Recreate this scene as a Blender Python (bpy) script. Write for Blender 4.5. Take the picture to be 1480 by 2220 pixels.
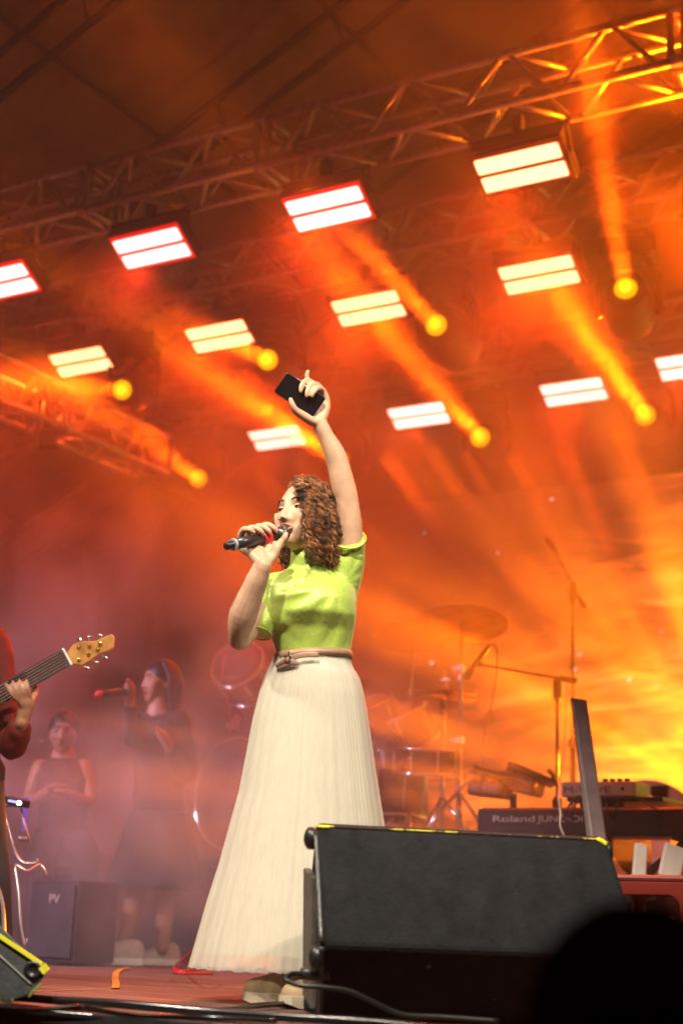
import bpy, bmesh, math, random
from math import sin, cos, pi, radians
from mathutils import Vector, Matrix, noise, Quaternion
random.seed(7)
sc = bpy.context.scene
for o in list(bpy.data.objects): bpy.data.objects.remove(o)
col = sc.collection

# ------------------------------------------------------------------ camera
YAW, PITCH, ROLL, FPX = radians(30.5), radians(15.1), radians(2.2), 3300.0
CAM = Vector((0, 0, .24))
ROT = Matrix.Rotation(YAW, 3, 'Z') @ Matrix.Rotation(pi/2 + PITCH, 3, 'X') @ Matrix.Rotation(ROLL, 3, 'Z')
cd = bpy.data.cameras.new('camera'); cam = bpy.data.objects.new('camera', cd); col.objects.link(cam)
cam.location = CAM; cam.rotation_euler = ROT.to_euler()
cd.sensor_fit = 'VERTICAL'; cd.sensor_height = 36; cd.lens = FPX/2220*36
cd.clip_start = .05; cd.clip_end = 200
cd.dof.use_dof = True; cd.dof.focus_distance = 4.95; cd.dof.aperture_fstop = 1.9
sc.camera = cam
# ------------------------------------------------------------------ world: a night sky, almost black
w = bpy.data.worlds.new('World'); sc.world = w; w.use_nodes = True
bg = w.node_tree.nodes['Background']
sky = w.node_tree.nodes.new('ShaderNodeTexSky'); sky.sky_type = 'NISHITA'; sky.sun_disc = False
sky.sun_elevation = radians(-6); sky.sun_rotation = radians(200)
w.node_tree.links.new(sky.outputs[0], bg.inputs[0]); bg.inputs[1].default_value = .02
sc.view_settings.view_transform = 'Standard'; sc.view_settings.look = 'None'
sc.view_settings.exposure = 0; sc.view_settings.gamma = 1; sc.view_settings.use_curve_mapping = False
cy = sc.cycles
cy.use_denoising = True
cy.max_bounces = 5; cy.diffuse_bounces = 2; cy.glossy_bounces = 2; cy.transmission_bounces = 3
cy.volume_bounces = 0; cy.transparent_max_bounces = 10
cy.volume_step_rate = 1.0; cy.volume_max_steps = 160
cy.caustics_reflective = False; cy.caustics_refractive = False
cy.sample_clamp_indirect = 4

HD = Vector((-sin(YAW), cos(YAW), 0)); RT = Vector((cos(YAW), sin(YAW), 0))
def ray(x, y): return (ROT @ Vector(((x-740)/FPX, -(y-1110)/FPX, -1))).normalized()
def P(x, y, D):                       # point of the sight line through (x, y) at distance D ahead
    v = ray(x, y); return CAM + v*(D/v.dot(HD))
def F(x, y, z=0):
    v = ray(x, y); return CAM + v*((z-CAM.z)/v.z)
def YP(x, y, Y):
    v = ray(x, y); return CAM + v*(Y/v.y)

# ------------------------------------------------------------------ lights (lamps of this stage, rays and streaks added)
def look(o, d): o.rotation_euler = Vector(d).to_track_quat('-Z', 'Y').to_euler()
def spot(name, loc, to, power, colr, ang, blend=.3, rad=.05, gobo=None):
    l = bpy.data.lights.new(name, 'SPOT'); l.energy = power; l.color = colr; l.spot_size = radians(ang)
    l.spot_blend = blend; l.shadow_soft_size = rad
    o = bpy.data.objects.new(name, l); o.location = loc; look(o, Vector(to)-Vector(loc)); col.objects.link(o)
    if gobo:
        scale, lo, hi = gobo
        l.use_nodes = True; nt = l.node_tree; em = nt.nodes['Emission']
        tc = nt.nodes.new('ShaderNodeTexCoord'); mp = nt.nodes.new('ShaderNodeMapping'); n = nt.nodes.new('ShaderNodeTexNoise')
        n.inputs['Scale'].default_value = scale; n.inputs['Detail'].default_value = 3
        mr = nt.nodes.new('ShaderNodeMapRange'); mr.inputs['From Min'].default_value = lo; mr.inputs['From Max'].default_value = hi
        mp.inputs['Location'].default_value = (loc[0]*1.7, loc[1]*2.3, loc[2])
        nt.links.new(tc.outputs['Normal'], mp.inputs[0]); nt.links.new(mp.outputs[0], n.inputs['Vector'])
        nt.links.new(n.outputs['Fac'], mr.inputs['Value']); nt.links.new(mr.outputs[0], em.inputs['Strength'])
    return o
def disc(name, loc, to, power, colr, r, spread):
    l = bpy.data.lights.new(name, 'AREA'); l.shape = 'DISK'; l.size = 2*r; l.energy = power; l.color = colr; l.spread = radians(spread)
    o = bpy.data.objects.new(name, l); o.location = loc; look(o, Vector(to)-Vector(loc)); col.objects.link(o); return o
PANEL_E = (270, 200, 170); BEAM_E = 6.0; WIDE = 1.5; SCREEN_E = 2.3; HAZE_D = .005
STAGE_SMOKE = (.012, .33)
RAYS = [(P(1640, 1780, 9.5), P(760, 700, 5), 11000, 75, (9, .53, .60), .17),
        ((-2.1, 10.2, 3.9), P(700, 1500, 5), 2500, 70, (8, .50, .60), .085),
        ((-.9, 8.1, 3.9), P(1250, 100, 6), 3600, 70, (7, .45, .6), .15),
        ((-1.3, 8.1, 3.9), P(150, -100, 6), 3800, 60, (6, .35, .6), .10)]
STREAKS = [((330, 1050), (520, 1250), 3), ((430, 1035), (660, 1240), 3), ((540, 1010), (800, 1240), 5), ((640, 1000), (900, 1260), 4), ((740, 990), (1020, 1320), 4), ((830, 985), (1140, 1380), 6), ((930, 975), (1240, 1420), 5), ((1010, 980), (1290, 1440), 5), ((1110, 985), (1350, 1440), 7), ((1210, 940), (1420, 1440), 8), ((1340, 930), (1500, 1350), 9)]
SMOKE = [((-9.5, 4.3, -1.3), (-2.3, 8.4, 3.4), 1.0, (1.15, .45, .66, 3.1))]
spot('front_key_lamp', (-.6, -1.0, 6.9), P(670, 1560, 4.8), 4700, (1, .90, .72), 24, .5, .2)
spot('front_left_key_lamp', (-6.6, .4, 6.0), P(650, 1500, 4.8), 2000, (1, .90, .74), 24, .5, .2)
spot('front_right_key_lamp', (3.2, 1.4, 5.6), P(700, 1300, 4.8), 1900, (1, .89, .72), 22, .5, .2)
spot('front_side_lamp', (-7.6, 1, 3.4), (-5.2, 6.0, .6), 2500, (1, .70, .98), 34, .9, .15)

# ------------------------------------------------------------------ materials
def nd(nt, t, **kw):
    n = nt.nodes.new(t)
    for k, v in kw.items():
        if k in n.inputs: n.inputs[k].default_value = v
        else: setattr(n, k, v)
    return n
def newmat(name):
    m = bpy.data.materials.new(name); m.use_nodes = True
    return m, m.node_tree, m.node_tree.nodes['Principled BSDF']
def mat(name, c, rough=.6, metal=0, var=.25, scale=20, bump=.15, bscale=None, spec=.5, c2=None, sheen=0, bdist=.004):
    m, nt, b = newmat(name); L = nt.links.new
    b.inputs['Roughness'].default_value = rough; b.inputs['Metallic'].default_value = metal
    b.inputs['Specular IOR Level'].default_value = spec
    if sheen: b.inputs['Sheen Weight'].default_value = sheen
    tc = nd(nt, 'ShaderNodeTexCoord'); n = nd(nt, 'ShaderNodeTexNoise', Scale=scale, Detail=5, Roughness=.6)
    L(tc.outputs['Object'], n.inputs['Vector'])
    mx = nd(nt, 'ShaderNodeMix', data_type='RGBA'); cr = nd(nt, 'ShaderNodeMapRange')
    cr.inputs['From Min'].default_value = .35; cr.inputs['From Max'].default_value = .65
    L(n.outputs['Fac'], cr.inputs['Value']); L(cr.outputs[0], mx.inputs['Factor'])
    a = tuple(x*(1-var) for x in c)+(1,); d = (tuple(c2) if c2 else tuple(min(1, x*(1+var)) for x in c))+(1,)
    mx.inputs['A'].default_value = a; mx.inputs['B'].default_value = d
    L(mx.outputs['Result'], b.inputs['Base Color'])
    if bump:
        n2 = nd(nt, 'ShaderNodeTexNoise', Scale=bscale or scale*4, Detail=4); L(tc.outputs['Object'], n2.inputs['Vector'])
        bp = nd(nt, 'ShaderNodeBump', Strength=bump, Distance=bdist); L(n2.outputs['Fac'], bp.inputs['Height']); L(bp.outputs[0], b.inputs['Normal'])
    return m
def emis(name, c, s=1):
    m, nt, b = newmat(name); nt.nodes.remove(b)
    e = nd(nt, 'ShaderNodeEmission', Color=(*c, 1), Strength=s); nt.links.new(e.outputs[0], nt.nodes['Material Output'].inputs[0])
    m.cycles.emission_sampling = 'NONE'; return m

# ------------------------------------------------------------------ mesh building
def basis(d, up=Vector((0, 0, 1))):
    d = Vector(d).normalized()
    if abs(d.dot(up)) > .98: up = Vector((1, 0, 0)) if abs(d.x) < .9 else Vector((0, 1, 0))
    u = d.cross(up).normalized(); return u, u.cross(d).normalized(), d
def cat(pts, sub=6, closed=False):
    pts = [Vector(p) for p in pts]; out = []; n = len(pts)
    seg = n if closed else n-1
    for i in range(seg):
        g = (lambda j: pts[j % n]) if closed else (lambda j: pts[max(0, min(n-1, j))])
        a, b, c, d = g(i-1), g(i), g(i+1), g(i+2)
        for k in range(sub):
            t = k/sub
            out.append(.5*((2*b)+(c-a)*t+(2*a-5*b+4*c-d)*t*t+(3*b-a-3*c+d)*t*t*t))
    if not closed: out.append(pts[-1])
    return out
def catr(r, sub=6):
    out = []
    for i in range(len(r)-1):
        for k in range(sub):
            t = k/sub; t = t*t*(3-2*t); out.append(r[i]*(1-t)+r[i+1]*t)
    out.append(r[-1]); return out
class MB:
    def __init__(s): s.v = []; s.f = []; s.m = []
    def add(s, v, f, mi=0):
        o = len(s.v); s.v += [Vector(p) for p in v]; s.f += [tuple(i+o for i in q) for q in f]; s.m += [mi]*len(f); return s
    def box(s, c, d, M=None, mi=0):
        M = M or Matrix.Identity(3); c = Vector(c)
        v = [c+M@Vector((x*d[0]/2, y*d[1]/2, z*d[2]/2)) for x in (-1, 1) for y in (-1, 1) for z in (-1, 1)]
        return s.add(v, [(0, 1, 3, 2), (4, 6, 7, 5), (0, 4, 5, 1), (2, 3, 7, 6), (0, 2, 6, 4), (1, 5, 7, 3)], mi)
    def beam(s, a, b, w, h, up=(0, 0, 1), mi=0):
        a, b = Vector(a), Vector(b); u, v, d = basis(b-a, Vector(up)); M = Matrix((u, d, v)).transposed()
        return s.box((a+b)/2, (w, (b-a).length, h), M, mi)
    def loft(s, rings, cap=True, mi=0, closed=False):
        n = len(rings[0]); v = [p for r in rings for p in r]; f = []
        K = len(rings)
        for i in range(K if closed else K-1):
            for j in range(n):
                a, b = i*n+j, i*n+(j+1) % n; c, d = ((i+1) % K)*n+(j+1) % n, ((i+1) % K)*n+j
                f.append((a, b, c, d))
        if cap and not closed:
            f.append(tuple(range(n-1, -1, -1))); f.append(tuple(range((K-1)*n, K*n)))
        return s.add(v, f, mi)
    def tube(s, pts, r, n=8, rnd=False, flat=None, mi=0, closed=False):
        pts = [Vector(p) for p in pts]; K = len(pts); rr = r if isinstance(r, (list, tuple)) else [r]*K
        tan = [(pts[(i+1) % K if closed else min(K-1, i+1)]-pts[(i-1) % K if closed else max(0, i-1)]).normalized() for i in range(K)]
        u = basis(tan[0])[0]; rings = []; fr = []
        for i in range(K):
            u = (u-tan[i]*u.dot(tan[i])).normalized(); w = tan[i].cross(u); fr.append((u.copy(), w))
        def ring(c, u, w, q):
            R = []
            for k in range(n):
                o = u*cos(2*pi*k/n)*q+w*sin(2*pi*k/n)*q
                if flat: ax, fa = flat; ax = Vector(ax); o = o-ax*o.dot(ax)*(1-fa)
                R.append(c+o)
            return R
        if rnd and not closed:
            for t in (0, .3, .6): rings.append(ring(pts[0]-tan[0]*rr[0]*cos(t*pi/2)*.98, *fr[0], rr[0]*max(.05, sin(t*pi/2))))
        for i in range(K): rings.append(ring(pts[i], *fr[i], rr[i]))
        if rnd and not closed:
            for t in (.6, .3, 0): rings.append(ring(pts[-1]+tan[-1]*rr[-1]*cos(t*pi/2)*.98, *fr[-1], rr[-1]*max(.05, sin(t*pi/2))))
        return s.loft(rings, mi=mi, closed=closed)
    def ell(s, c, r, M=None, n=20, mi=0):
        M = M or Matrix.Identity(3); rings = []
        for i in range(1, n//2):
            t = pi*i/(n//2)
            rings.append([Vector(c)+M@Vector((r[0]*sin(t)*cos(2*pi*k/n), r[1]*sin(t)*sin(2*pi*k/n), r[2]*cos(t))) for k in range(n)])
        return s.loft(rings, mi=mi)
    def lathe(s, prof, a, d, n=24, mi=0, cap=True):
        u, v, d = basis(d); a = Vector(a)
        return s.loft([[a+d*h+u*r*cos(2*pi*k/n)+v*r*sin(2*pi*k/n) for k in range(n)] for r, h in prof], mi=mi, cap=cap)
    def prism(s, poly, ext, mi=0):
        return s.loft([[Vector(p) for p in poly], [Vector(p)+Vector(ext) for p in poly]], mi=mi)
    def build(s, name, mats, parent=None, smooth=False, bevel=0, voxel=0, sm=0, sub=0, solid=0):
        org = origin(parent) if parent else Vector()
        me = bpy.data.meshes.new(name); me.from_pydata([v-org for v in s.v], [], s.f)
        mats = mats if isinstance(mats, (list, tuple)) else [mats]
        for m in mats: me.materials.append(m)
        if len(mats) > 1: me.polygons.foreach_set('material_index', s.m)
        o = bpy.data.objects.new(name, me); col.objects.link(o)
        bmx = bmesh.new(); bmx.from_mesh(me); bmesh.ops.recalc_face_normals(bmx, faces=bmx.faces); bmx.to_mesh(me); bmx.free()
        if voxel or sm or sub or bevel or solid:
            if solid: md = o.modifiers.new('s', 'SOLIDIFY'); md.thickness = solid
            if bevel: md = o.modifiers.new('b', 'BEVEL'); md.width = bevel; md.segments = 2; md.limit_method = 'ANGLE'
            if voxel: md = o.modifiers.new('r', 'REMESH'); md.mode = 'VOXEL'; md.voxel_size = voxel
            if sm: md = o.modifiers.new('m', 'SMOOTH'); md.factor = .5; md.iterations = sm
            if sub: md = o.modifiers.new('u', 'SUBSURF'); md.levels = sub; md.render_levels = sub
            dg = bpy.context.evaluated_depsgraph_get(); dg.update()
            m2 = bpy.data.meshes.new_from_object(o.evaluated_get(dg)); o.modifiers.clear(); o.data = m2; m2.name = name
            if not m2.materials:
                for m in mats: m2.materials.append(m)
        if smooth: o.data.polygons.foreach_set('use_smooth', [True]*len(o.data.polygons)); o.data.update()
        if parent: o.parent = parent
        return o
def origin(o):
    p = Vector()
    while o: p += o.location; o = o.parent
    return p
def tag(o, label=None, category=None, group=None, kind=None):
    if label: o['label'] = label
    if category: o['category'] = category
    if group: o['group'] = group
    if kind: o['kind'] = kind
    return o
def thing(name, label, category, loc=(0, 0, 0), group=None):
    o = bpy.data.objects.new(name, None); col.objects.link(o); o.location = loc; o.empty_display_size = .1
    return tag(o, label, category, group)
def dup(root, loc, label, rot=None):
    r = root.copy(); col.objects.link(r); r.location = loc; r['label'] = label
    if rot is not None: r.rotation_euler = rot
    def rec(a, b):
        for ch in a.children:
            c = ch.copy(); col.objects.link(c); c.parent = b; rec(ch, c)
    rec(root, r); return r
def text(body, size, mat_, parent, loc, width=None, rot=(pi/2, 0, 0), name='lettering', depth=.0008):
    cu = bpy.data.curves.new(name, 'FONT'); cu.body = body; cu.size = size; cu.extrude = depth
    t = bpy.data.objects.new(name, cu); col.objects.link(t)
    dg = bpy.context.evaluated_depsgraph_get(); dg.update(); me = bpy.data.meshes.new_from_object(t.evaluated_get(dg))
    bpy.data.objects.remove(t)
    if width:
        xs = [v.co.x for v in me.vertices]; k = width/(max(xs)-min(xs))
        for v in me.vertices: v.co.x *= k
    me.materials.clear(); me.materials.append(mat_)
    o = bpy.data.objects.new(name, me); col.objects.link(o); o.parent = parent
    o.location = Vector(loc)-origin(parent); o.rotation_euler = rot; return o

M_alu = mat('truss aluminium', (.55, .53, .5), .42, .65, .15, 30, .1)
M_black = mat('black metal', (.02, .02, .022), .45, 0, .3, 25, .1)
M_blackp = mat('black plastic', (.015, .015, .017), .35, 0, .2, 25, .05)
M_chrome = mat('chrome', (.8, .8, .82), .12, 1, .05, 10, 0)
M_rubber = mat('black rubber', (.012, .012, .012), .38, 0, .2, 40, .08, spec=.6)
M_white = mat('white plastic', (.75, .74, .72), .4, 0, .06, 12, .05)
M_dark = mat('dark cloth', (.025, .022, .024), .9, 0, .3, 30, .3)
M_yellow = mat('yellow paint', (.75, .72, .03), .6, 0, .2, 40, .2)

# ------------------------------------------------------------------ the stage: floor, skirt, ground, cloths, roof
def plain(name, mb, m, **k): return tag(mb.build(name, m, **k), kind='structure')
M_ground = mat('trodden ground', (.05, .045, .04), .95, 0, .4, 3, .4)
plain('ground', MB().add([(-60, -40, -1.4), (60, -40, -1.4), (60, 60, -1.4), (-60, 60, -1.4)], [(0, 1, 2, 3)]), M_ground)
M_ply = mat('brown stage plywood', (.09, .04, .03), .6, 0, .4, 2.2, .25, 60, c2=(.19, .095, .07))
# stretch the grain
for nn in M_ply.node_tree.nodes:
    if nn.type == 'TEX_NOISE':
        mp = M_ply.node_tree.nodes.new('ShaderNodeMapping'); mp.inputs['Scale'].default_value = (1, 9, 9)
        src = [l for l in M_ply.node_tree.links if l.to_node == nn][0].from_socket
        M_ply.node_tree.links.new(src, mp.inputs[0]); M_ply.node_tree.links.new(mp.outputs[0], nn.inputs['Vector'])
YE = 3.24                                  # the front edge of the stage
deck = plain('stage_floor', MB().box((-4.5, YE+4.9, -.08), (12.4, 9.6, .12)), M_black)
X0 = -10.6
pm = MB().box((0, 0, 0), (2.43, 1.213, .019)).build('floor_panel', M_ply, deck, bevel=.002)
pm.location = (X0+1.22, YE+.61, -.0095); first = True
for i in range(5):
    for j in range(8):
        c = pm if first else pm.copy()
        if not first: col.objects.link(c)
        first = False
        c.location = (X0+1.22+i*2.44+(1.22 if j % 2 else 0), YE+.61+j*1.22, -.0105-random.random()*.0012)
plain('stage_skirt', MB().box((-4.5, YE+.16, -.74), (13, .02, 1.30)), M_dark)
plain('stage_edge_trim', MB().box((-4.5, YE-.03, -.02), (13, .055, .036)), M_black, bevel=.004)
M_drape = mat('black drape', (.03, .022, .022), .95, 0, .3, 6, .2)
def drape(name, a, b, z0, z1, n=90, amp=.07):
    a, b = Vector(a), Vector(b); t = (b-a).normalized(); nn = t.cross(Vector((0, 0, 1))); L = (b-a).length; K = int(L*12)
    v = []; f = []
    for j in range(7):
        z = z0+(z1-z0)*j/6
        for i in range(K+1):
            s = L*i/K; w = sin(s*11+noise.noise(Vector((s*2, j*.1, 0)))*3)*amp*(1-.3*j/6)
            p = a+t*s+nn*w; v.append((p.x, p.y, z))
    for j in range(6):
        for i in range(K): q = j*(K+1)+i; f.append((q, q+1, q+K+2, q+K+1))
    return plain(name, MB().add(v, f), M_drape, smooth=True)
drape('backdrop', (-10.5, 12.7, 0), (2, 12.7, 0), -.02, 7.2)
drape('side_drape', (-10.4, 4.0, 0), (-10.4, 12.6, 0), -.02, 4.6)
# roof: pitched canvas
M_canvas = mat('stage roof canvas', (.32, .22, .17), .85, 0, .3, .8, .3, 3, c2=(.5, .38, .32), bdist=.05)
def roof_z(x): return 5.90+.477*(x+6.28) if x < -2.1 else 5.90+.477*4.18-.477*(x+2.1)
rv = []; rf = []; NX, NY = 60, 40
for j in range(NY+1):
    for i in range(NX+1):
        x = -10.6+14.6*i/NX; y = 2.4+10.4*j/NY
        sag = .10*abs(sin((y-6.45)*pi/1.55))*(.4+.6*abs(sin(x*1.3)))+.05*noise.noise(Vector((x*.9, y*.9, 0)))
        rv.append((x, y, roof_z(x)-sag*.8+.12))
for j in range(NY):
    for i in range(NX): q = j*(NX+1)+i; rf.append((q, q+1, q+NX+2, q+NX+1))
roof = plain('roof_canvas', MB().add(rv, rf), M_canvas, smooth=True)
M_seam = mat('canvas seam', (.09, .06, .05), .8)
for x in (-9.2, -7.8, -6.4, -5.0, -3.6, -2.1, -.6, .9):
    MB().box((x, 7.6, roof_z(x)-.05), (.05, 10.3, .012)).build('seam', M_seam, roof)
M_rib = mat('roof rib steel', (.03, .02, .018), .6, .2)
RIBS = ['roof rib closest to the audience, crossing the upper left corner', 'double roof rib rising to the right above the front truss', 'roof rib behind the front truss, mostly lost in haze', 'roof rib over the drums, lost in orange haze']
for i, y in enumerate((6.45, 8.0, 9.55, 11.1)):
    rb = thing('roof_rib', RIBS[i], 'roof rib', (-6.28, y, 0), 'ribs of the canvas roof')
    for dz, nm in ((0, 'chord'), (-.36, 'chord')):
        for xa, xb in ((-10.5, -2.1), (-2.1, 3.9)):
            MB().tube([(xa, y, roof_z(xa)-.12+dz), (xb, y, roof_z(xb)-.12+dz)], .03, 8).build(nm, M_rib, rb, smooth=True)
    for k in range(15):
        x = -9.7+k*.95
        MB().tube([(x, y, roof_z(x)-.12), (x+.12, y, roof_z(x+.12)-.48)], .018, 6).build('strut', M_rib, rb)

# ------------------------------------------------------------------ trusses
def bar_mesh(cache, name, vec, r, m, n=8):
    k = (tuple(round(c, 4) for c in vec), r)
    if k not in cache:
        mb = MB().tube([Vector((0, 0, 0)), Vector(vec)], r, n)
        me = bpy.data.meshes.new(name); me.from_pydata(mb.v, [], mb.f); me.materials.append(m)
        me.polygons.foreach_set('use_smooth', [len(p) == 4 for p in mb.f]); cache[k] = me
    return cache[k]
CACHE = {}
def bar(name, a, b, r, parent, m=M_alu):
    a, b = Vector(a), Vector(b); o = bpy.data.objects.new(name, bar_mesh(CACHE, name, b-a, r, m)); col.objects.link(o)
    o.parent = parent; o.location = a-origin(parent); return o
def truss(label, joints, base, ax, side, group):
    """box truss: joints along axis ax from base; side = direction of the far face"""
    base, ax, side, up = Vector(base), Vector(ax), Vector(side), Vector((0, 0, 1)); w = .29
    t = thing('lighting_truss', label, 'truss', base+ax*joints[0], group)
    C4 = [Vector(), side*w, up*w, side*w+up*w]
    for c in C4:
        for a, b in zip(joints, joints[1:]): bar('chord', base+ax*(a+.035)+c, base+ax*(b-.035)+c, .025, t)
    for i, jn in enumerate(joints):
        for e in ((-.035, .035) if 0 < i < len(joints)-1 else (0,)):
            o = base+ax*(jn+e)
            bar('end_frame', o, o+up*w, .022, t); bar('end_frame', o+side*w, o+side*w+up*w, .022, t)
            bar('end_frame', o, o+side*w, .022, t); bar('end_frame', o+up*w, o+side*w+up*w, .022, t)
        if 0 < i < len(joints)-1:
            for c in C4: MB().lathe([(.032, -.03), (.032, .03)], base+ax*jn+c, ax, 12).build('coupler', M_alu, t, smooth=False)
    for a, b in zip(joints, joints[1:]):
        n = max(1, round((b-a-.14)/.6)); st = (b-a-.14)/n
        for k in range(n):
            s0 = a+.07+k*st; g = .03
            for lo, hi in ((C4[0], C4[2]), (C4[1], C4[3])):
                bar('brace', base+ax*(s0+g)+lo, base+ax*(s0+st/2-.02)+hi, .0145, t)
                bar('brace', base+ax*(s0+st/2+.02)+hi, base+ax*(s0+st-g)+lo, .0145, t)
            for lo, hi in ((C4[0], C4[1]), (C4[2], C4[3])):
                bar('brace', base+ax*(s0+g)+hi, base+ax*(s0+st/2-.02)+lo, .0145, t)
                bar('brace', base+ax*(s0+st/2+.02)+lo, base+ax*(s0+st-g)+hi, .0145, t)
    return t
G = 'aluminium lighting trusses'
truss('front aluminium box truss crossing the picture below the canvas roof', [-8.2, -5.76, -4.46, -2.02, .4], (0, 6.52, 4.4), (1, 0, 0), (0, 1, 0), G)
truss('middle aluminium box truss behind the front one, veiled by orange haze', [-9.3, -6.9, -4.5, -3.4, -1.0, .8], (0, 7.86, 4.4), (1, 0, 0), (0, 1, 0), G)
truss('rearmost box truss above the drums, nearly lost in haze', [-9.4, -7.0, -4.6, -2.2, 0], (0, 10.0, 4.4), (1, 0, 0), (0, 1, 0), G)
truss('red lit side truss running back from the left border of the photo', [4.2, 6.6, 7.75, 8.95], (-6.81, 0, 3.5), (0, 1, 0), (-1, 0, 0), G)

# ------------------------------------------------------------------ LED panels under the trusses
OR = (1, .060, .001)
M_case = mat('lamp housing', (.025, .02, .02), .5)
def led_panel(em, rim):
    """local: centre of the lit face at origin, the face looks down and towards the audience"""
    r = thing('led_light', '-', 'stage light')
    e1 = Vector((1, 0, 0)); e2 = Vector((0, .19, -.12)).normalized(); nn = e1.cross(e2).normalized()
    if nn.z > 0: nn = -nn
    M = Matrix((e1, e2, nn)).transposed(); W, H = .48, .225
    MB().box(-nn*.06, (W+.05, H+.06, .1), M).build('housing', M_case, r, bevel=.006)
    MB().box(-nn*.004, (W+.022, H+.022, .012), M).build('rim', rim, r)
    for s in (-1, 1):
        v = []
        for k in range(20):                        # rounded rectangle
            a = 2*pi*k/20; cx = (W/2-.012)*(1 if cos(a) > 0 else -1); cyy = (H/4-.023)*(1 if sin(a) > 0 else -1)
            v.append(e1*(cx+.010*cos(a))+e2*(s*H/4+cyy+.010*sin(a))+nn*.003)
        MB().prism(v, nn*.004).build('light_strip', em, r)
    for s in (-1, 1):
        MB().beam(e1*s*(W/2+.035)-nn*.05, e1*s*(W/2+.035)+Vector((0, -.04, .17)), .03, .006, (1, 0, 0)).build('bracket', M_case, r)
    MB().box((0, -.04, .18), (W+.1, .03, .02)).build('yoke_bar', M_case, r)
    MB().box((0, -.04, .235), (.05, .05, .10)).build('clamp', M_case, r)
    for ch in r.children: ch.location = ch.location+Vector((0, .085, -.06))
    return r
M_rim_bloom = emis('red glow rim', (1, .01, .008), 1.0); M_rim_o = mat('amber rim', (.25, .05, .01), .5)  # red bloom of the LEDs put in as a glowing rim
LP = {}
P1 = led_panel(emis('red white led', (1, .20, .17), 9), M_rim_bloom)
P2 = led_panel(emis('warm white led', (1, .30, .12), 6), M_rim_o)
P3 = led_panel(emis('bright white led', (1, .33, .25), 7), M_rim_o)
ORD = ['first', 'second', 'third', 'fourth', 'fifth', 'sixth']
rows = [(P1, [(-6.55, 6.62), (-5.35, 6.62), (-4.12, 6.63)], 'white panel with red rim under the front truss', 'leftmost of the three, cut by the photo border|middle one of the three|the one nearest the middle of the photo'),
        (P2, [(-2.95, 6.66)], '', ''), (P2, [(-7.01, 7.98), (-5.79, 7.99), (-4.61, 7.99), (-3.40, 7.97), (-2.2, 7.97)], '', ''),
        (P3, [(-6.65, 10.1), (-5.30, 10.06), (-3.99, 10.04), (-3.03, 9.85)], '', '')]
LAB = ['white led light with red rim, cut off by the left border', 'white led light with red rim, left of the one nearest the middle', 'white led light with red rim, highest of the three red rimmed ones',
       'large pale yellow led light hanging right under the front truss', 'pale yellow led light above the side truss, furthest left of its row', 'pale yellow led light left of the raised phone',
       'pale yellow led light above and right of the raised phone', 'pale yellow led light between two amber spotlights at upper right', 'sliver of a led light at the right border, high up',
       'small white led light just left of the raised arm', 'white led light right of the raised arm', 'white led light at right, right of a round amber spotlight', 'white led light cut off by the right border']
used = set(); li = 0
for proto, xs, _, _ in rows:
    for x, y in xs:
        if proto.name not in used: o = proto; o.location = (x, y, 4.2); o['label'] = LAB[li]; used.add(proto.name)
        else: o = dup(proto, (x, y, 4.2), LAB[li])
        o['group'] = 'led lights hanging from the trusses'
        front = y < 7
        l = spot('panel_lamp', (x, y+.05, 4.05), (x-.1, y-.9, 2.9), (PANEL_E[0] if front else (PANEL_E[1] if y < 9 else PANEL_E[2]))*(.5 if x < -5 else 1), OR if not front else (1, .04, .0005), 96, 1, .08)
        li += 1

# ------------------------------------------------------------------ moving heads
M_lens = emis('amber lens', (1, .34, .0), 1.9)
M_lens2 = emis('amber lens core', (1, .45, .01), 2.4)
def moving_head(label, lens, aim, power, spread=3.0, colr=(1, .155, .001), lensr=.062, big=1.15):
    lens = Vector(lens); d = (Vector(aim)-lens).normalized(); c = lens-d*.24
    base = Vector((c.x, c.y, 4.37))
    r = thing('moving_head', label, 'spotlight', (c.x, c.y, c.z), 'moving head spotlights on the trusses')
    side = d.cross(Vector((0, 0, 1))).normalized()
    MB().box((c.x, c.y, c.z+.36), (.34, .26, .12), Matrix((side, side.cross(Vector((0, 0, 1))), Vector((0, 0, 1)))).transposed()).build('base_box', M_case, r, bevel=.012)
    for s in (-1, 1):
        MB().tube(cat([c+side*s*.10+Vector((0, 0, .30)), c+side*s*.17+Vector((0, 0, .2)), c+side*s*.18, c+side*s*.165-Vector((0, 0, .05))], 4), .028, 8, flat=(d, 1)).build('yoke_arm', M_case, r, smooth=True)
        MB().box((c.x+s*.1, c.y, c.z+.45), (.04, .05, .09)).build('clamp', M_alu, r)
    MB().lathe([(.02*big, -.235*big), (.09*big, -.225*big), (.125*big, -.15*big), (.135*big, -.02), (.125*big, .10), (.105*big, .20), (.10*big, .235), (.085, .24), (.075, .225)], c, d, 28).build('head', M_case, r, smooth=True)
    MB().lathe([(.1, .225), (.106, .232), (.106, .246), (.092, .25), (.092, .235)], c, d, 28).build('lens_ring', M_blackp, r, smooth=True)
    MB().lathe([(lensr*1.25, .0), (lensr*1.2, .006), (.01, .016)], c+d*.238, d, 24).build('lens', [M_lens], r, smooth=True)
    MB().lathe([(lensr*.7, .0), (.01, .008)], c+d*.252, d, 20).build('lens_core', [M_lens2], r, smooth=True)
    if power:
        disc('beam_lamp', lens+d*.03, lens+d, power, colr, .045, spread)
        disc('wash_lamp', lens+d*.035, lens+d, power*WIDE, (1, .06, .001), .05, 10)
    return r
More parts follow.
